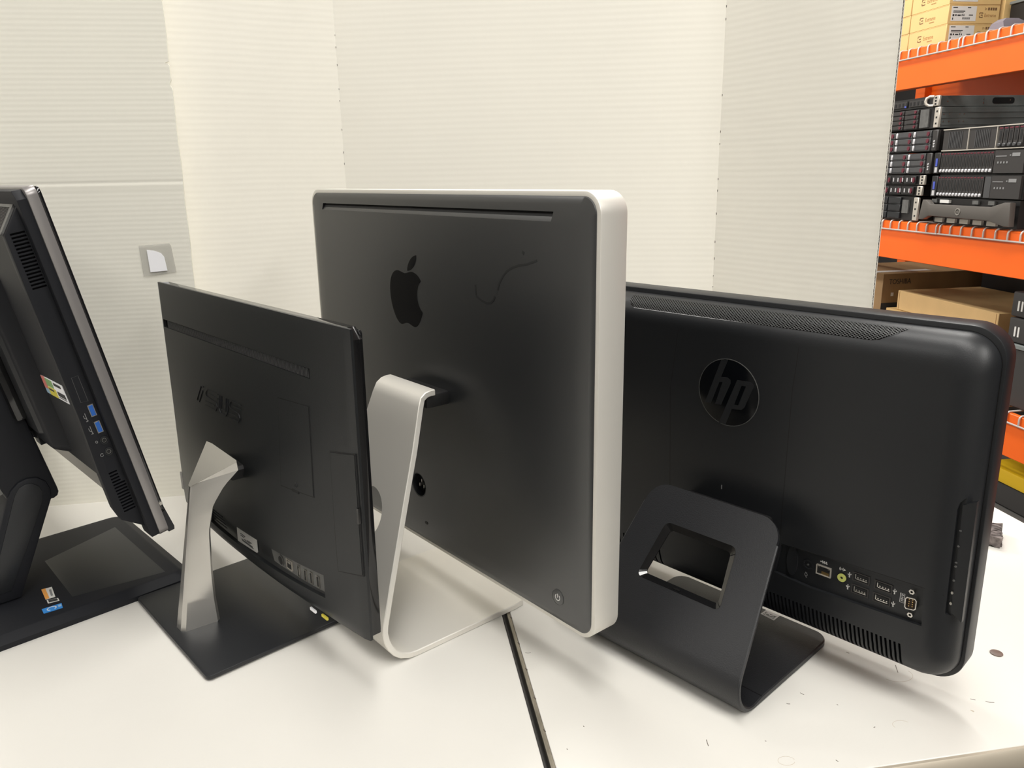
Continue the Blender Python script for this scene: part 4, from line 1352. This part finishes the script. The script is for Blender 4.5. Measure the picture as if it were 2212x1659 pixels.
for uz in (.1700, .1545):
    stroke(bm, [(-.0385, uz - .005), (-.0385, uz + .005)], .0006, 'x', CW, CW + .0003)
    stroke(bm, [(-.0385, uz - .002), (-.0405, uz), (-.0405, uz + .003)], .0006, 'x', CW, CW + .0003)
    stroke(bm, [(-.0400, uz - .0045), (-.0375, uz - .0040)], .0006, 'x', CW, CW + .0003)
stroke(bm, ellipse(-.0382, .1395, .0010, .0014, 10), .0005, 'x', CW, CW + .0003, True)
stroke(bm, ellipse(-.0382, .1230, .0016, .0017, 10, 20, 340), .0005, 'x', CW, CW + .0003)
obj('printed_symbol', bm, M['grey_print'], cov, LB)
bm = bmesh.new()
stroke(bm, [(-.0378, .1880), (-.0305, .1868), (-.0305, .2170), (-.0372, .2170)], .0004, 'x', CW, CW + .0003, True)
obj('card_slot', bm, M['dim_print'], lnv, LB)
# licence label on the flank of the bulge
A_ = Vector((.1345, -.0456, .2057)); B_ = Vector((.2210, -.0456, .2083)); C__ = Vector((.2230, -.0456, .1864)); D_ = Vector((.1342, -.0456, .1834))
LAB = {}
def lab_quad(u0, u1, v0, v1, lift):
    r = []
    for u, v in ((u0, v0), (u1, v0), (u1, v1), (u0, v1)):
        p = (A_ * (1 - u) + B_ * u) * (1 - v) + (D_ * (1 - u) + C__ * u) * v
        r.append(p)
    bm = bmesh.new()
    lo = [bm.verts.new(p + Vector((0, -lift + .0008, 0))) for p in r]
    hi = [bm.verts.new(p + Vector((0, -lift, 0))) for p in r]
    bm.faces.new(hi); bm.faces.new(lo[::-1])
    for i in range(4):
        bm.faces.new((lo[i], lo[(i + 1) % 4], hi[(i + 1) % 4], hi[i]))
    return bm
ll = obj('label', lab_quad(0, 1, 0, 1, .0004), M['paper'], lnv, LB, label='white licence label with coloured blocks')
for u0, u1, v0, v1, m_ in ((0, .18, 0, .70, 'st_red'), (0, .18, .70, 1, 'st_lblue'), (.18, .50, .05, .48, 'st_green'), (.18, .55, .52, 1, 'st_yellow')):
    obj('label_block', lab_quad(u0, u1, v0, v1, .0007), M[m_], ll, LB)
for u0, u1, v0, v1 in ((.58, .90, .10, .24), (.62, .95, .55, .78), (.62, .95, .84, .90), (.22, .45, .60, .70)):
    obj('small_print', lab_quad(u0, u1, v0, v1, .0009), M['ink'] if v1 < .9 else M['grey_print'], ll, LB)
# upright arm, hinge and foot arm
UM = Matrix.Translation((0, -0.1225, 0.1370)) @ Matrix.Rotation(R(12), 4, 'X')
bm = bmesh.new()
up_prof = [(-.0005, .006), (-.0035, .0015), (-.0085, 0.0), (-.030, .004), (-.055, .012), (-.058, .05), (-.056, .26), (-.003, .26), (0.0, .25), (0.0, .012)]
prism(bm, up_prof, 'x', -0.05, 0.05, 0.003)
obj('upright', bm, M['blk_lnv'], lnv, UM, label='black lift upright of the stand')
bm = bmesh.new()
arm = [(-.2330, .016), (-.1880, .016), (-.1570, .0863), (-.1345, .1372), (-.1335, .150), (-.137, .162), (-.146, .170), (-.157, .172), (-.168, .169), (-.178, .160), (-.1840, .148), (-.2140, .070), (-.2300, .028)]
prism(bm, arm, 'x', -0.053, 0.053, 0.003)
obj('foot_arm', bm, M['blk_lnv'], lnv)
bm = bmesh.new()
armi = [(-.2230, .030), (-.1980, .030), (-.1690, .0870), (-.1460, .1360), (-.1430, .148), (-.146, .158), (-.153, .164), (-.160, .165), (-.168, .162), (-.174, .154), (-.178, .144), (-.206, .072)]
prism(bm, armi, 'x', 0.0515, 0.0542, 0.0008)
obj('arm_cover', bm, M['blk'], lnv)
obj('hinge_cap', tube(bmesh.new(), [(0.0, -.192, .172), (0.0475, -.192, .172)], .016, 18), M['panel_grey'], lnv)
# base with a shallow keyboard rest
bm = bmesh.new()
loft(bm, [[(x, y, 0.0) for x, y in rrect(-.141, .142, -.27, .000, .012, 5)], [(x, y, .0065) for x, y in rrect(-.141, .142, -.27, .000, .012, 5)],
          [(x, y, .0140) for x, y in rrect(-.128, .131, -.258, -.012, .012, 5)], [(x, y, .0150) for x, y in rrect(-.126, .129, -.256, -.014, .012, 5)]])
obj('base', bm, M['blk_lnv'], lnv, label='wide black base with sloping edges')
bm = bmesh.new()
loft(bm, [[(x, y, .0148) for x, y in [(-.040, -.140), (.098, -.142), (.120, -.030), (-.085, -.030)]], [(x, y, .0158) for x, y in [(-.036, -.136), (.094, -.138), (.112, -.034), (-.079, -.034)]]])
obj('base_rest', bm, M['blk'], lnv)
s1 = obj('sticker', prism(bmesh.new(), [(.048, -.165), (.050, -.153), (.081, -.157), (.080, -.168)], 'z', .0150, .0156), M['label'], lnv, label='white and orange sticker on the base')
obj('sticker_block', prism(bmesh.new(), [(.048, -.165), (.0486, -.1605), (.0803, -.1635), (.080, -.168)], 'z', .0153, .0158), M['st_orange'], s1)
obj('small_print', prism(bmesh.new(), [(.056, -.158), (.0565, -.1555), (.076, -.1582), (.0757, -.1607)], 'z', .0153, .0158), M['grey_print'], s1)
s2 = obj('sticker', prism(bmesh.new(), [(.083, -.1675), (.0875, -.1555), (.0955, -.1560), (.0925, -.1685)], 'z', .0150, .0155), M['label'], lnv, label='small black sticker with a white outline')
obj('sticker_block', prism(bmesh.new(), [(.0845, -.1662), (.0882, -.1568), (.0940, -.1572), (.0915, -.1670)], 'z', .0153, .0158), M['ink'], s2)
s3 = obj('sticker', prism(bmesh.new(), [(.1025, -.178), (.1045, -.156), (.118, -.158), (.116, -.179)], 'z', .0148, .0155), M['st_blue'], lnv, label='blue sticker with a pale ring')
obj('sticker_ring', stroke(bmesh.new(), ellipse(.110, -.1685, .0042, .0050, 20, 30, 330), .0011, 'z', .0153, .0158), M['label'], s3)
obj('small_print', prism(bmesh.new(), [(.1075, -.161), (.1075, -.1575), (.1125, -.158), (.1125, -.1615)], 'z', .0153, .0158), M['st_lblue'], s3)

# ================================================================ pallet rack and its stock
RX = 2.2
rack = thing('pallet_rack', 'orange pallet rack with pale wire decks, right of the backdrop', 'rack', (RX, 2.8, FLOOR))
mr = Matrix.Translation((-RX, -2.8, -FLOOR))
Y0R, Y1R = 1.45, 4.25
for zt, zb in ((0.9935, 0.8400), (0.2985, 0.1375), (-0.3430, -0.5050)):
    for xf, sgn in ((RX, 1), (RX + 0.95, -1)):
        bm = bmesh.new()
        prof_b = [(xf, zb), (xf + sgn * .045, zb), (xf + sgn * .045, zt - .028), (xf + sgn * .02, zt - .028), (xf + sgn * .02, zt), (xf, zt)]
        t = bmesh.new()
        v0 = [t.verts.new((x, Y0R, z)) for x, z in prof_b]; v1 = [t.verts.new((x, Y1R, z)) for x, z in prof_b]
        n = len(prof_b)
        for i in range(n):
            t.faces.new((v0[i], v0[(i + 1) % n], v1[(i + 1) % n], v1[i]))
        t.faces.new(v0[::-1]); t.faces.new(v1)
        bmesh.ops.bevel(t, geom=t.edges[:], offset=.002, segments=1, affect='EDGES')
        join(bm, t)
        obj('beam', bm, M['orange'], rack, mr)
for (xu, yu) in ((RX + .01, Y0R), (RX + .01, Y1R), (RX + .86, Y0R), (RX + .86, Y1R)):
    bm = bmesh.new()
    bx(bm, xu, xu + .08, yu - .04, yu + .04, FLOOR + .008, 2.4, .004, 1)
    bx(bm, xu - .03, xu + .11, yu - .06, yu + .06, FLOOR, FLOOR + .008)
    obj('upright', bm, M['orange'], rack, mr)
# wire decks: cross wires that bend over the front beam, and long wires
bm = bmesh.new()
tube(bm, [(RX - .0065, 0, -.034), (RX - .0065, 0, -.008), (RX - .004, 0, -.001), (RX + .003, 0, .0035), (RX + .94, 0, .0035)], .0034, 8)
wproto = bm
wire_me = bpy.data.meshes.new('deck_wire')
bmesh.ops.recalc_face_normals(wproto, faces=wproto.faces[:])
wproto.to_mesh(wire_me); wproto.free(); smooth(wire_me)
wire_me.materials.append(M['wire'])
wire_me.transform(Matrix.Translation((-RX, 0, 0)))
for zt in (0.9928, 0.2985, -0.3415):
    bm = bmesh.new()
    for dx in (-.0072, .10, .25, .40, .55, .70, .85):
        za = -.0345 if dx < 0 else -.003
        tube(bm, [(RX + dx, Y0R, zt + za), (RX + dx, 2.838, zt + za)], .0036 if dx < 0 else .0028, 8)
        tube(bm, [(RX + dx, 2.842, zt + za - .0008), (RX + dx, Y1R, zt + za - .0008)], .0036 if dx < 0 else .0028, 8)
    deck = obj('wire_deck', bm, M['wire'], rack, mr)
    ys_ = [2.83 - .0585 * k for k in range(0, 20)] + [2.852] + [2.852 + .0 + .0585 * k for k in range(1, 20)]
    for y in ys_:
        if Y0R < y < Y1R:
            o = bpy.data.objects.new('deck_wire', wire_me)
            COL.objects.link(o)
            o.parent = deck
            o.location = (0, y - 2.8, zt - FLOOR)

# cartons on the top deck
CH, CWD, CD = 0.0705, 0.229, 0.225
def carton(label, loc, m_front, group):
    t = thing('carton', label, 'box', loc, 0, group)
    bm = bmesh.new()
    bx(bm, 0, CD, 0, CWD, 0.0004, CH - .0006, .0012, 1)
    obj('box_body', bm, m_front, t)
    bm = bmesh.new()
    bx(bm, -.0004, .0004, .002, CWD - .002, CH * .955, CH * .965)
    bx(bm, .002, CD - .002, -.0004, .0004, CH * .955, CH * .965)
    obj('flap_line', bm, M['kraft_ink_l'], t)
    return t
def carton_print(t):
    # mark and wordmark on the aisle face, shipping label and mark on the end face
    def glyph(f, s):
        bm = bmesh.new()
        for pts in ([(.9, 1.0), (0, 1.0), (0, .62)], [(.35, .5), (.9, .5)], [(0, .38), (0, 0), (.9, 0)], [(.9, 1), (.9, .85)], [(.9, 0), (.9, .15)]):
            loops_ = [f(p[0] * s, p[1] * s) for p in pts]
            for a, b in zip(loops_[:-1], loops_[1:]):
                yield a, b
    bm = bmesh.new()
    s = .021
    def fx(u, v): return (CWD - .060 - u, .026 + v)
    for a, b in glyph(fx, s):
        stroke(bm, [a, b], .0036, 'x', -.0004, .0003)
    obj('printed_mark', bm, M['kraft_ink'], t)
    text_obj('printed_text', 'Extreme', .022, M['kraft_ink_l'], t, face_x(-.0003, CWD - .092, .028), .0002, sx=.82)
    text_obj('printed_text', 'networks', .008, M['kraft_ink_l'], t, face_x(-.0003, CWD - .118, .018), .0002)
    lab = obj('shipping_label', bx(bmesh.new(), .012, .122, -.0005, .0004, .010, .064), M['label'], t, label='white shipping label')
    bm = bmesh.new()
    for (x0, x1, z0, z1) in ((.018, .038, .057, .060), (.082, .096, .057, .060), (.020, .072, .044, .047), (.020, .066, .039, .041), (.018, .026, .027, .034), (.030, .036, .028, .034), (.040, .054, .028, .033), (.058, .062, .028, .035), (.066, .070, .028, .034),
                             (.018, .022, .014, .022), (.090, .108, .030, .033)):
        bx(bm, x0, x1, -.0008, 0, z0, z1)
    for k in range(13):
        bx(bm, .062 + k * .0027, .0633 + k * .0027, -.0008, 0, .016, .0235)
    obj('small_print', bm, M['ink'], lab)
    bm = bmesh.new()
    def fy(u, v): return (.137 + u, .024 + v)
    for a, b in glyph(fy, .016):
        stroke(bm, [a, b], .0028, 'y', -.0004, .0003)
    stroke(bm, ellipse(.162, .055, .005, .005, 3), .0018, 'y', -.0004, .0003, True)
    for k in range(4):
        bx(bm, .172 + k * .0105, .180 + k * .0105, -.0004, .0003, .050, .060)
    obj('printed_mark', bm, M['kraft_ink'], t)
    text_obj('printed_text', 'Extreme', .017, M['kraft_ink_l'], t, face_y(.158, -.0003, .026), .0002, sx=.9)
rows_lab = ['lowest', 'second', 'third', 'fourth', 'top']
c0 = carton('tan carton with white label, lowest of the printed stack on the top deck', (2.2500, 3.006, 1.0000), M['kraft_y'], 'printed cartons on the top deck')
carton_print(c0)
for k in range(1, 4):
    dup(c0, (2.2500 + .0015 * k, 3.006 + .001 * k, 1.0000 + CH * k), 'tan carton with white label, %s from the bottom of the printed stack' % rows_lab[k])
d0 = carton('plain tan carton, lowest of the stack right behind the backdrop edge', (2.2500, 3.240, 1.0000), M['kraft_y'], 'printed cartons on the top deck')
for k in range(1, 4):
    dup(d0, (2.2500, 3.240, 1.0000 + CH * k), 'plain tan carton, %s of the stack right behind the backdrop edge' % rows_lab[k])

t = thing('carton', 'unseen large tan carton added behind the labelled cartons to shade the rear beam', 'box', (2.490, 3.000, 1.0), 0)
obj('box_body', bx(bmesh.new(), 0, .60, 0, 1.0, .0006, .279, .002, 1), M['kraft_y'], t)  # out of view, added to keep light off the rear beam
# rack servers ---------------------------------------------------------------
SWD = 0.445
def server(label, yr_, z0, h, x0=RX, depth=0.68, group='servers stacked on the middle deck', side=False):
    t = thing('rack_server', label, 'server', (x0, yr_, z0), 0, group)
    bm = bmesh.new()
    bx(bm, .018, depth, .016, SWD, .001, h - .001, .001, 1)
    obj('chassis', bm, M['srv_steel'] if side else M['srv'], t)
    obj('front_panel', bx(bmesh.new(), .006, .018, .012, SWD, .001, h - .001), M['srv'], t)
    return t
def ear_steel(t, h, w_=.030, loop_=False):
    e = obj('rack_ear', bx(bmesh.new(), -.001, .010, -.012, -.012 + w_, .002, h - .002, .002, 1), M['srv_ear'], t, label='pale steel rack ear')
    bm = bmesh.new()
    for z in (h * .22, h * .5, h * .78):
        bx(bm, -.0016, 0, -.012 + w_ * .35, -.012 + w_ * .62, z - .0035, z + .0035)
    obj('ear_hole', bm, M['dark'], e)
    if loop_:
        bm = bmesh.new()
        tube(bm, [(0, .020, h * .1), (-.012, .028, h * .1), (-.020, .036, h * .25), (-.022, .038, h * .5), (-.020, .036, h * .75), (-.012, .028, h * .9), (0, .020, h * .9)], .0055, 8)
        obj('ear_handle', bm, M['srv_ear'], e)
# drive caddy variants (shared meshes)
def caddy_mesh(w_, h):
    bm = bmesh.new()
    bx(bm, -.004, .006, 0, w_, 0, h, .001, 1)
    return bm
def caddy_set(t, ys_, zs_, w_, h, latch=True, button=True, body='caddy', btn_y=.012):
    first = None
    for y in ys_:
        for z in zs_:
            if first is None:
                cme = obj('drive_caddy', caddy_mesh(w_, h), M[body], t)
                subs = []
                if latch:
                    s = obj('latch', bx(bmesh.new(), -.010, -.003, w_ - .013, w_ - .002, .0015, h - .0015, .002, 1), M['caddy_l'], cme)
                    subs.append(s)
                if button:
                    bm = bmesh.new()
                    prism(bm, ellipse(btn_y + .004, h / 2, .0075 if latch else .006, h * .36, 12), 'x', -.0075, -.003)
                    subs.append(obj('release_button', bm, M['maroon'], cme))
                subs.append(obj('caddy_slot', bx(bmesh.new(), -.0045, -.003, .024, w_ - .016, h * .12, h * .22), M['dark'], cme))
                first = (cme, subs)
                cme.location = (0, y, z)
            else:
                c2 = first[0].copy(); COL.objects.link(c2); c2.parent = t; c2.location = (0, y, z)
                for s in first[1]:
                    s2_ = s.copy(); COL.objects.link(s2_); s2_.parent = c2
GA = 'servers in the left stack of the middle deck'
# left stack, from the top
t = server('thin server with a pale loop handle, topmost of the left server stack', 2.945, 0.7560, 0.043, group=GA, side=True)
ear_steel(t, .043, .036, True)
for k in range(2):
    obj('drive_bay', bx(bmesh.new(), .000, .008, .055 + k * .128, .170 + k * .128, .010, .034), M['srv2'], t)
bm = bmesh.new()
for k in range(9):
    bx(bm, -.001, .002, .060 + k * .024, .070 + k * .024, .014, .028)
obj('bay_slot', bm, M['dark'], t)
obj('blue_tab', bx(bmesh.new(), -.002, .002, .186, .196, .009, .016), M['bluelatch'], t)
bm = bmesh.new()
for (x, z, r_) in ((.06, .020, .003), (.22, .028, .003), (.22, .014, .003), (.52, .022, .004), (.34, .024, .003)):
    prism(bm, ellipse(x, z, r_, r_, 8), 'y', .0148, .0165)
obj('side_rivet', bm, M['metal'], t)
obj('side_opening', prism(bmesh.new(), rrect(.26, .36, .010, .034, .010, 5), 'y', .0150, .0163), M['dark'], t)

t = server('two-unit server with dark drives and grey steel side, second from top of the left stack', 2.933, 0.6730, 0.082, group=GA, side=True)
ear_steel(t, .082, .030)
caddy_set(t, (.112, .205, .298), [.004 + .0192 * k for k in range(4)], .084, .017, latch=False, button=True, body='srv2')
obj('status_panel', bx(bmesh.new(), -.001, .008, .050, .102, .006, .076), M['panel_grey'], t)
bm = bmesh.new()
for x in (.04, .065, .11, .13):
    for z in (.026, .054):
        prism(bm, ellipse(x, z, .0028, .0028, 8), 'y', .0148, .0165)
obj('side_rivet', bm, M['metal'], t)
bm = bmesh.new()
for z in (.04, .062, .014):
    bx(bm, .03, .62, .0140, .0165, z - .0012, z + .0012)
obj('side_rail', bm, M['srv_steel'], t)
for nm_, yr_, z0 in (('third from top', 2.917, .5835), ('fourth from top', 2.937, .4950)):
    t = server('server with silver latches and maroon buttons, %s of the left stack' % nm_, yr_, z0, .0855, group=GA)
    caddy_set(t, (.034, .148, .262, .376 - .045), [.0035 + .0268 * k for k in range(3)] if True else [], .105 if True else .1, .0245)
    e = obj('rack_ear', bx(bmesh.new(), -.004, .012, -.004, .026, .002, .0835, .003, 1), M['srv2'], t)
    bm = bmesh.new()
    for z in (.020, .030, .040):
        prism(bm, ellipse(.010, z, .004, .004, 8), 'x', -.006, -.003)
    obj('ear_button', bm, M['caddy_l'], e)
for nm_, yr_, z0 in (('fifth from top', 2.975, .4510), ('sixth from top', 2.985, .4075)):
    t = server('one-unit server with maroon tabs and pale ear, %s of the left stack' % nm_, yr_, z0, .0425, group=GA)
    ear_steel(t, .0425, .032)
    caddy_set(t, (.040, .122, .204), (.006,), .076, .030, latch=False, button=True, body='srv', btn_y=.006)
    bm = bmesh.new()
    for k in range(6):
        bx(bm, -.0055, -.003, .060 + k * .03, .066 + k * .03, .014, .030)
    obj('bay_mark', bm, M['caddy_l'], t)
t = server('two-unit server with black drives, lowest of the left stack', 2.998, .3055, .1005, group=GA)
ear_steel(t, .098, .030)
caddy_set(t, (.100, .190, .280), [.006 + .0305 * k for k in range(3)], .082, .027, latch=False, button=False, body='blk')
obj('status_panel', bx(bmesh.new(), -.001, .008, .050, .090, .030, .085), M['panel_grey'], t)

GB = 'servers in the right stack of the middle deck'
t = server('storage shelf with ribbed blanks and pale rims, topmost of the right server stack', 2.438, .5815, .084, group=GB)
fp = obj('shelf_rim', bx(bmesh.new(), -.004, .010, .012, SWD - .002, .0795, .0835), M['srv_ear'], t)
obj('shelf_rim', bx(bmesh.new(), -.004, .010, .012, SWD - .002, .0008, .0048), M['srv_ear'], t)
for k in range(2):
    y0 = .163 + k * .141
    bl = obj('drive_blank', bx(bmesh.new(), -.001, .008, y0, y0 + .137, .006, .078), M['srv2'], t)
    bm = bmesh.new()
    for i in range(9):
        bx(bm, -.003, 0, y0 + .034 + i * .0085, y0 + .0375 + i * .0085, .012, .072)
    obj('blank_rib', bm, M['caddy'], bl)
for y in (.1605, .3015):
    obj('divider', bx(bmesh.new(), -.004, .008, y, y + .003, .004, .080), M['srv_ear'], t)
def vdrives(t, ys_, z0, h, wd_, latch_m='caddy_l'):
    first = None
    for y in ys_:
        if first is None:
            a = obj('drive_caddy', bx(bmesh.new(), -.003, .008, 0, wd_, 0, h, .0006, 1), M['srv2'], t)
            b = obj('latch', bx(bmesh.new(), -.009, -.002, .002, wd_ - .002, .001, .013, .002, 1), M[latch_m], a)
            d = obj('release_button', bx(bmesh.new(), -.0045, -.002, .002, wd_ - .002, h - .006, h - .001), M['maroon'], a)
            e = obj('caddy_slot', bx(bmesh.new(), -.0036, -.002, wd_ * .28, wd_ * .72, .022, h - .012), M['dark'], a)
            a.location = (0, y, z0)
            first = (a, (b, d, e))
        else:
            c2 = first[0].copy(); COL.objects.link(c2); c2.parent = t; c2.location = (0, y, z0)
            for s in first[1]:
                s2_ = s.copy(); COL.objects.link(s2_); s2_.parent = c2
vdrives(t, [.040 + .0235 * k for k in range(5)], .008, .068, .0195, 'caddy')
for nm_, z0, nd, ys0 in (('second from top', .4960, 16, .1625), ('third from top', .4070, 14, .1975)):
    t = server('server with %d white-latched drives in a row, %s of right stack' % (nd, nm_), 2.438, z0, .0845 if nd == 16 else .0880, group=GB)
    vdrives(t, [ys0 + .0174 * k for k in range(nd)], .005, .074, .0152)
    cp = obj('control_panel', bx(bmesh.new(), -.004, .010, .020, .157, .003, .082), M['srv2'], t)
    bm = bmesh.new()
    bx(bm, -.0052, -.003, .100, .150, .060, .063)
    for k in range(4):
        bx(bm, -.0052, -.003, .134 - k * .014, .140 - k * .014, .036, .043)
    bx(bm, -.0052, -.003, .040, .075, .060, .072)
    bx(bm, -.0052, -.003, .080, .086, .062, .066)
    obj('panel_mark', bm, M['grey_print'], cp)
    e = obj('rack_ear', bx(bmesh.new(), -.006, .010, .442, .475, .002, .082, .002, 1), M['srv'], t)
    obj('blue_tab', bx(bmesh.new(), -.008, -.005, .452, .462, .030, .060), M['bluelatch'], e)
    obj('ear_latch', bx(bmesh.new(), -.008, -.005, .450, .464, .006, .026), M['caddy_l'], e)
    if nd == 14:
        obj('bay_filler', bx(bmesh.new(), -.003, .008, .160, .190, .004, .080), M['caddy'], t)
t = server('server behind a grey angular bezel, lowest of the right stack', 2.446, .3055, .1000, group=GB)
bz = obj('bezel', prism(bmesh.new(), [(.486, .0130), (.470, .0910), (.448, .0910), (.425, .0745), (.105, .0745), (.040, .0930), (.012, .0930), (.006, .0100), (.030, .0100), (.105, .0260), (.425, .0290), (.460, .0130)], 'x', -.034, -.010, .003), M['bezel'], t, label='grey bezel with cut-away corners')
bm = bmesh.new()
stroke(bm, ellipse(.262, .0520, .0115, .0115, 24), .0026, 'x', -.0365, -.0335, True)
obj('emblem_ring', bm, M['metal'], bz)
text_obj('emblem_text', 'DELL', .0085, M['metal'], bz, face_x(-.0350, .2705, .0490), .0005, sx=.95)
bm = bmesh.new()
for y0, y1 in ((.455, .425), (.410, .360), (.150, .120), (.230, .200)):
    bx(bm, -.004, .006, y1, y0, .080, .094)
obj('bay_mark', bm, M['panel_grey'], t, kind='stuff')
obj('service_tag', bx(bmesh.new(), -.005, .006, .355, .405, .080, .092), M['label'], t)
bm = bmesh.new()
for k in range(5):
    bx(bm, -.004, .006, .100 + k * .070, .145 + k * .070, .006, .022)
obj('bay_mark', bm, M['srv_ear'], t, kind='stuff')

# on the top deck, right of the cartons
t = thing('rack_server', 'dark equipment case with a pale rim, right of the cartons on the top deck', 'server', (2.50, 1.60, 1.0), 0)
obj('chassis', bx(bmesh.new(), 0, .60, 0, 1.38, .001, .135, .002, 1), M['srv'], t)
obj('rim', bx(bmesh.new(), -.004, .60, -.004, 1.384, .135, .147, .002, 1), M['srv_steel'], t)
obj('rear_shade_block', bx(bmesh.new(), .32, .60, 0, 1.38, .147, .240, .002, 1), M['srv'], t)  # unseen raised block, added only to shade the rear beam
obj('front_strip', bx(bmesh.new(), -.002, .002, .05, 1.33, .05, .058), M['srv2'], t)
bm = bmesh.new()
loft(bm, [[(x, y, 0.0) for x, y in ((0, 0), (.11, .01), (.10, .12), (.01, .10))], [(x, y, .030) for x, y in ((.01, .02), (.10, .02), (.09, .10), (.02, .09))], [(x, y, .042) for x, y in ((.03, .03), (.08, .03), (.07, .08), (.03, .07))]])
o = obj('anti_static_bag', bm, mat('smoky_plastic', (.17, .15, .17), .35), ang=20)
o.location = (2.25, 2.70, 1.0)
tag(o, 'crumpled smoky plastic bag on the wire deck beside the cartons', 'bag')

# lower deck: cartons and bins
def plain_box(nm, label, cat, loc, dx, dy, h, m_, rot=0.0, group=None):
    t = thing(nm, label, cat, loc, rot, group)
    obj('box_body', bx(bmesh.new(), 0, dx, 0, dy, 0.0006, h, .002, 1), m_, t)
    return t
LD = -0.3344
t = plain_box('carton', 'closed tan carton serving as a base under the shallow kraft carton', 'box', (2.400, 2.730, LD), .40, .680, .196, M['kraft_y'], R(-1))
obj('box_flap', bx(bmesh.new(), -.006, .05, -.004, .684, .180, .1965, .002, 1), M['kraft_y'], t)
t = plain_box('carton', 'long shallow kraft carton, nearer the aisle on the lower deck', 'box', (2.402, 2.700, LD + .1975), .43, .655, .092, M['kraft'], R(-1.5))
bm = bmesh.new()
bx(bm, -.0006, .0006, .010, .013, .004, .088)
bx(bm, -.0006, .0006, .640, .643, .004, .088)
obj('corner_flap', bm, M['kraft_ink_l'], t)
t = plain_box('carton', 'tall brown carton with black lettering, behind the shallow kraft carton', 'box', (2.400, 3.452, LD), .56, .42, .356, M['kraft_d'])
text_obj('printed_text', 'TOSHIBA', .036, M['ink'], t, face_y(.034, -.0008, .304), .0003, sx=.80)
obj('dark_panel', bx(bmesh.new(), .002, .24, -.0008, .0004, .160, .212), M['ink'], t)
obj('small_label', bx(bmesh.new(), .050, .064, -.0010, .0004, .245, .262), M['label'], t)
obj('box_tape', bx(bmesh.new(), -.0008, .30, .05, .10, .353, .3572), M['label'], t)
bm = bmesh.new()
for y in (.10, .20, .30):
    bx(bm, -.0008, .0006, y, y + .004, .01, .35)
obj('flap_line', bm, M['kraft_ink'], t)
t = thing('storage_bin', 'dark grey bin with pale slots, upper of two beside the kraft carton', 'bin', (2.25, 2.005, LD + .326), 0, 'dark bins on the lower deck')
obj('bin_body', prism(bmesh.new(), rrect(0, .40, .0015, .092, .006, 3), 'y', 0, .470, .004), M['bin'], t)
bm = bmesh.new()
for k in range(2):
    bx(bm, -.002, .002, .418 + k * .016, .425 + k * .016, .024, .060)
obj('bin_slot', bm, M['label'], t)
dup(t, (2.25, 2.005, LD + .232), 'dark grey bin with pale slots, lower of two beside the kraft carton')
t = thing('equipment_case', 'black equipment case with a grey rim, under the two dark bins', 'case', (2.245, 1.95, LD), 0)
obj('case_body', bx(bmesh.new(), 0, .42, 0, .530, .001, .214, .004, 1), M['bin'], t)
obj('case_rim', bx(bmesh.new(), -.004, .424, -.004, .534, .214, .230, .002, 1), M['srv_steel'], t)
t = thing('equipment_case', 'black case with loose cable at the back of the lower deck', 'case', (2.87, 2.62, LD), 0)
obj('case_body', bx(bmesh.new(), 0, .22, 0, .75, .001, .42, .006, 1), M['srv'], t)
bm = bmesh.new()
pts = [(2.66 + .02 * math.sin(a), 3.0 + .10 * math.cos(a) , .10 + .035 * math.sin(a * 1.3)) for a in [i * .35 for i in range(12)]]
o = obj('cable', tube(bm, [(p[0] - 2.66, p[1] - 3.0, p[2] + .0) for p in pts], .006, 8), M['srv2'])
o.location = (2.86 - .19, 3.02, LD + .42 - .066)
tag(o, 'dark cable looped on the lower deck behind the cartons', 'cable')
# floor level under the lowest beam
t = thing('storage_tote', 'black tote with a yellow lid on the floor under the rack', 'tote', (2.28, 1.90, FLOOR), 0)
obj('tote_body', bx(bmesh.new(), .01, .50, .01, .62, .004, .098, .006, 1), M['bin'], t)
obj('tote_lid', bx(bmesh.new(), 0, .51, 0, .63, .098, .155, .008, 2), M['yellow'], t, label='yellow lid')
obj('lid_rib', bx(bmesh.new(), .06, .45, .06, .50, .155, .170, .004, 1), M['yellow'], t)
